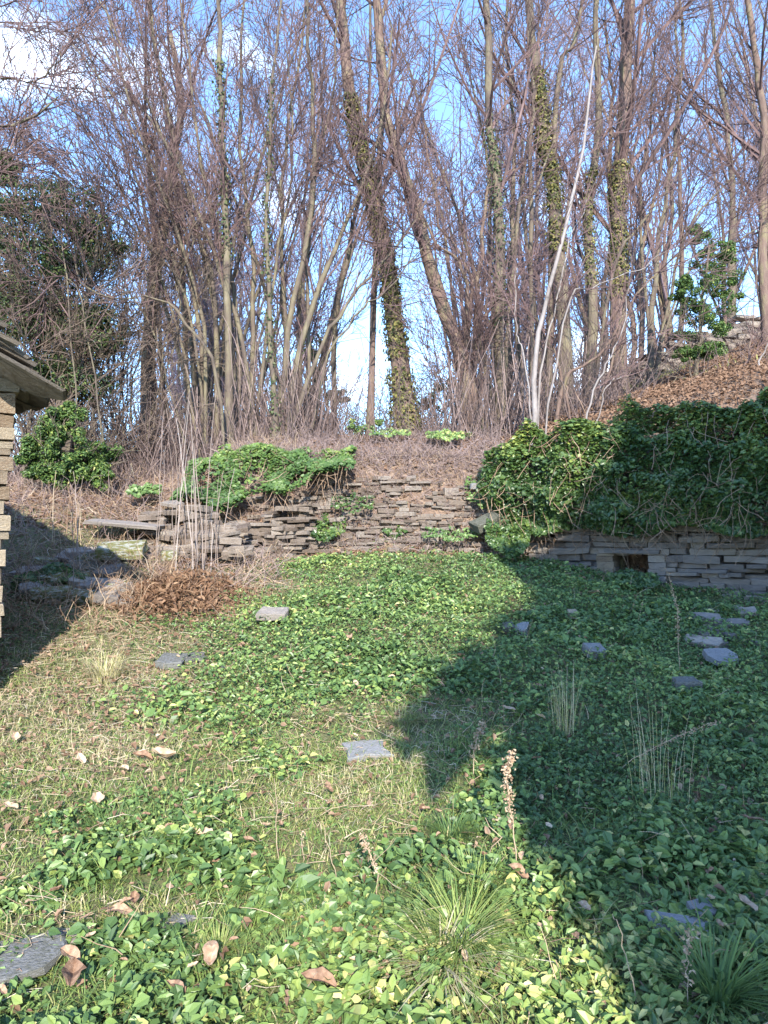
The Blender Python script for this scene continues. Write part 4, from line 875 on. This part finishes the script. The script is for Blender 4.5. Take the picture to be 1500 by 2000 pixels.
for a in [
    (318, 1500, 50, 'pale cream curled leaf, the brightest on the left grass', 1.4), (278, 1502, 40, 'brown leaf lying left of the pale cream one', 1.7),
    (158, 1502, 32, 'small upright pale leaf above the yellow weed', .8), (190, 1592, 44, 'pinkish ragged leaf in front of the blue-green grass tuft', .5),
    (396, 1660, 44, 'orange-brown cupped leaf in the left half of the grass', 1.2), (446, 1662, 30, 'small brown leaf right of the orange-brown cupped leaf', .3),
    (484, 1668, 26, 'tan leaf, last to the right of three in a row', 2.0), (262, 1790, 34, 'folded pale leaf standing on top of the pink one', .4),
    (232, 1812, 52, 'pink-brown flat leaf above the bare soil', 1.6), (140, 1960, 80, 'large crumpled pinkish leaf at the lower left', .3),
    (135, 1915, 50, 'long tan leaf touching the large crumpled one', 1.1), (412, 1912, 56, 'narrow pinkish leaf standing below the brownish tuft', .1),
    (340, 1978, 40, 'red-brown leaf with a yellow one at the bottom edge', 1.2), (705, 1868, 34, 'pink and red leaf among the big green leaves', 1.5),
    (622, 1970, 72, 'broad tan leaf under grass at the bottom middle', 1.3), (698, 1956, 36, 'orange-red leaf at the bottom, right of the broad tan leaf', 1.8),
    (1012, 1742, 44, 'orange leaf at the foot of the dry seed stalk', .9), (1460, 1812, 52, 'large brown leaf in the shade at the right edge', .2),
    (1405, 1856, 24, 'small rusty leaf below the blue-grey slab', .1), (1470, 1635, 44, 'dull pink leaf in the deep shade by the right edge', .9),
    (1140, 1815, 34, 'dark purple-brown leaf at the edge of the shade', .5), (683, 1262, 26, 'upright tan leaf in the green cover at the middle', .1),
    (695, 1360, 18, 'pale leaf caught on a dead stem above the straw patch', .3), (506, 1375, 28, 'thin pale leaf leaning in the green cover left of the straw', .6),
    (993, 1410, 28, 'orange-brown leaf in the shade above the tall seed stalk', 1.2), (1052, 1362, 20, 'pale leaf at the edge of the thin dry grass in shade', 1.2),
    (30, 1465, 30, 'pale leaf at the left edge of the meadow', .5), (20, 1600, 36, 'yellowish long leaf at the left edge, lower one', 1.2), (242, 1522, 24, 'dark red leaf below the brown and cream leaves', 1.0),
    (1160, 1175, 24, 'bright tan leaf just inside the shade near the wall', 1.0), (962, 1170, 14, 'small orange leaf in the bright green patch', 1.0)]:
    dleaf(a[0], a[1], a[2], a[3], a[4], raise_=.085 if a[1] < 1450 or a[0] > 600 or a[1] > 1850 else .06)
for k in range(70):
    px, py = random.uniform(0, 1500), random.uniform(1250, 1990)
    dleaf(px, py, random.uniform(14, 26)*(.6+.6*(py-1250)/750), 'small dead brown leaf dropped in the low green cover', group='small dead leaves in the ground cover', raise_=.08)

# ------------------------------------------------------------------ grass tufts and dry stems
def tuft(label, px, py, n_, ln, spread, tint, w=.0045, flop=(.35, 1.1), m='grass', name='grass_tuft'):
    p = hit(px, py); root = empty(name, p, label, 'grass tuft')
    az = rng.random(n_)*6.28; rr_ = spread*np.sqrt(rng.random(n_)); d = np.stack([np.cos(az), np.sin(az), 0*az], 1)
    P = p+d*rr_[:, None]; P[:, 2] = H(P[:, 0], P[:, 1])-.005
    d2 = nrm(d+rdir(n_)*np.array([.5, .5, 0])); d2[:, 2] = 0; d2 = nrm(d2)
    blades(P, ln*(.5+.8*rng.random(n_)), w, flop[0]+(flop[1]-flop[0])*rng.random(n_), np.clip(tint+rng.normal(size=n_)*.13, 0, 1), m, 'blades', root, dirs=d2, off=p, kind=None, sag=.75)
tuft('blue-green fine grass tuft right of the middle, by the shade', 880, 1640, 340, .15, .07, .08)
tuft('wide blue-green tuft of grass in the left half, around a pinkish leaf', 215, 1625, 420, .12, .13, .10)
tuft('big floppy grass tuft with straw-yellow fringe at the lower middle', 900, 1850, 460, .30, .07, .45, .005, (.6, 1.25))
tuft('straw-coloured front part of the big floppy tuft', 860, 1900, 170, .27, .05, .90, .006, (.7, 1.2))
tuft('dark green tuft lying half in the shade, pointing left', 1125, 1735, 300, .20, .06, .12, .005, (.6, 1.2))
tuft('broad-bladed dark tuft in the lower right corner', 1400, 1970, 150, .30, .05, .14, .009, (.4, 1.0))
tuft('spiky brownish-green tuft in the left foreground', 425, 1875, 300, .13, .05, .55, .003, (.3, .95))
tuft('long-bladed tuft above the big floppy one, lit from the left', 930, 1745, 240, .20, .08, .38, .004, (.4, 1.1))
tuft('bright grass tuft above the straw patch at the edge of the shade', 930, 1330, 220, .12, .07, .4, .003, (.3, .9))
tuft('pale straw tussock right of the weedy bank at the left', 205, 1330, 330, .26, .12, .85, .004, (.3, .9))
tuft('flattened straw tussock in the centre of the meadow', 610, 1400, 320, .16, .12, .82, .004, (.7, 1.2))
tuft('green and straw tussock right of the flattened one', 780, 1410, 320, .14, .12, .62, .0035, (.5, 1.1))
tuft('pale matted tussock left of the grey centre slab', 600, 1490, 260, .10, .11, .85, .0035, (.7, 1.2))
tuft('thin dry grass standing tall in the shade', 1105, 1440, 55, .42, .10, .86, .003, (.05, .3))
tuft('sparse dry grass stems in the shade left of the thick slab', 1290, 1560, 40, .50, .20, .84, .003, (.05, .35))
tuft('grass tuft at the bottom edge, just left of the middle', 560, 1900, 200, .13, .07, .3, .004, (.3, 1))
tuft('fine green tuft at the lower left between two dead leaves', 200, 1720, 240, .10, .10, .3, .003, (.3, 1))
def dry_weed(label, pts_px, Yh, seeds, r_=.0028, name='dry_weed', seedspan=(.35, 1), m='dry'):
    g = hit(*pts_px[0]); Yd = g[1]; P = resample([g]+[unproject(x, y, Yd+.02*k) for k, (x, y) in enumerate(pts_px[1:])], 12, .004)
    root = empty(name, g, label, 'dry plant'); V, Fc = tubes(P[None], np.linspace(r_, r_*.5, 12)[None], 5); obj('stem', mk_mesh('stem', V-g, Fc, np.full(len(Fc), .6)), M[m], root)
    if seeds:
        f = (seedspan[0]+(seedspan[1]-seedspan[0])*rng.random(seeds))*10.99; i0 = f.astype(int); fr = (f-i0)[:, None]; c = P[i0]*(1-fr)+P[i0+1]*fr+rng.normal(size=(seeds, 3))*.011
        obj('seed_head', leaf_mesh('seed_head', c-g, rdir(seeds), .007+.009*rng.random(seeds), .2+.6*rng.random(seeds), aspect=.7, curl=2), M['dry'], root)
dry_weed('dry brown seed stalk curving up at the edge of the shade, upper one', [(925, 1520), (925, 1470), (935, 1430), (948, 1410)], 0, 160)
dry_weed('tall pale fluffy seed stalk in front of the dark ground cover', [(1012, 1720), (1005, 1640), (992, 1560), (990, 1500), (1000, 1472)], 0, 300)
dry_weed('fluffy seed stalk bending right in the middle of the shade', [(1195, 1520), (1250, 1475), (1330, 1435), (1400, 1410)], 0, 120)
dry_weed('reddish dry plant standing by the lower right wall', [(1330, 1330), (1325, 1250), (1322, 1180), (1300, 1110)], 0, 150)
dry_weed('long smooth straw leaning left in the lower right foreground', [(1245, 1990), (1232, 1900), (1210, 1820), (1196, 1785)], 0, 0, .0022)
dry_weed('upright seed spike in the lower right corner beside the slab', [(1342, 1995), (1342, 1920), (1345, 1860), (1347, 1822)], 0, 60, .0018)
dry_weed('dead flower stalk with withered leaves at the lower middle', [(738, 1760), (735, 1700), (715, 1650), (708, 1630)], 0, 90)
dry_weed('thin pale straw in the grass left of the middle', [(545, 1690), (540, 1620), (540, 1570), (535, 1520)], 0, 0, .002)
dry_weed('second thin straw, leaning, right of the first in the grass', [(662, 1735), (650, 1690), (638, 1640), (628, 1600)], 0, 0, .002)
dry_weed('thin whitish stalk with a tiny head in the grass', [(592, 1690), (591, 1660), (589, 1640), (588, 1625)], 0, 12, .002)
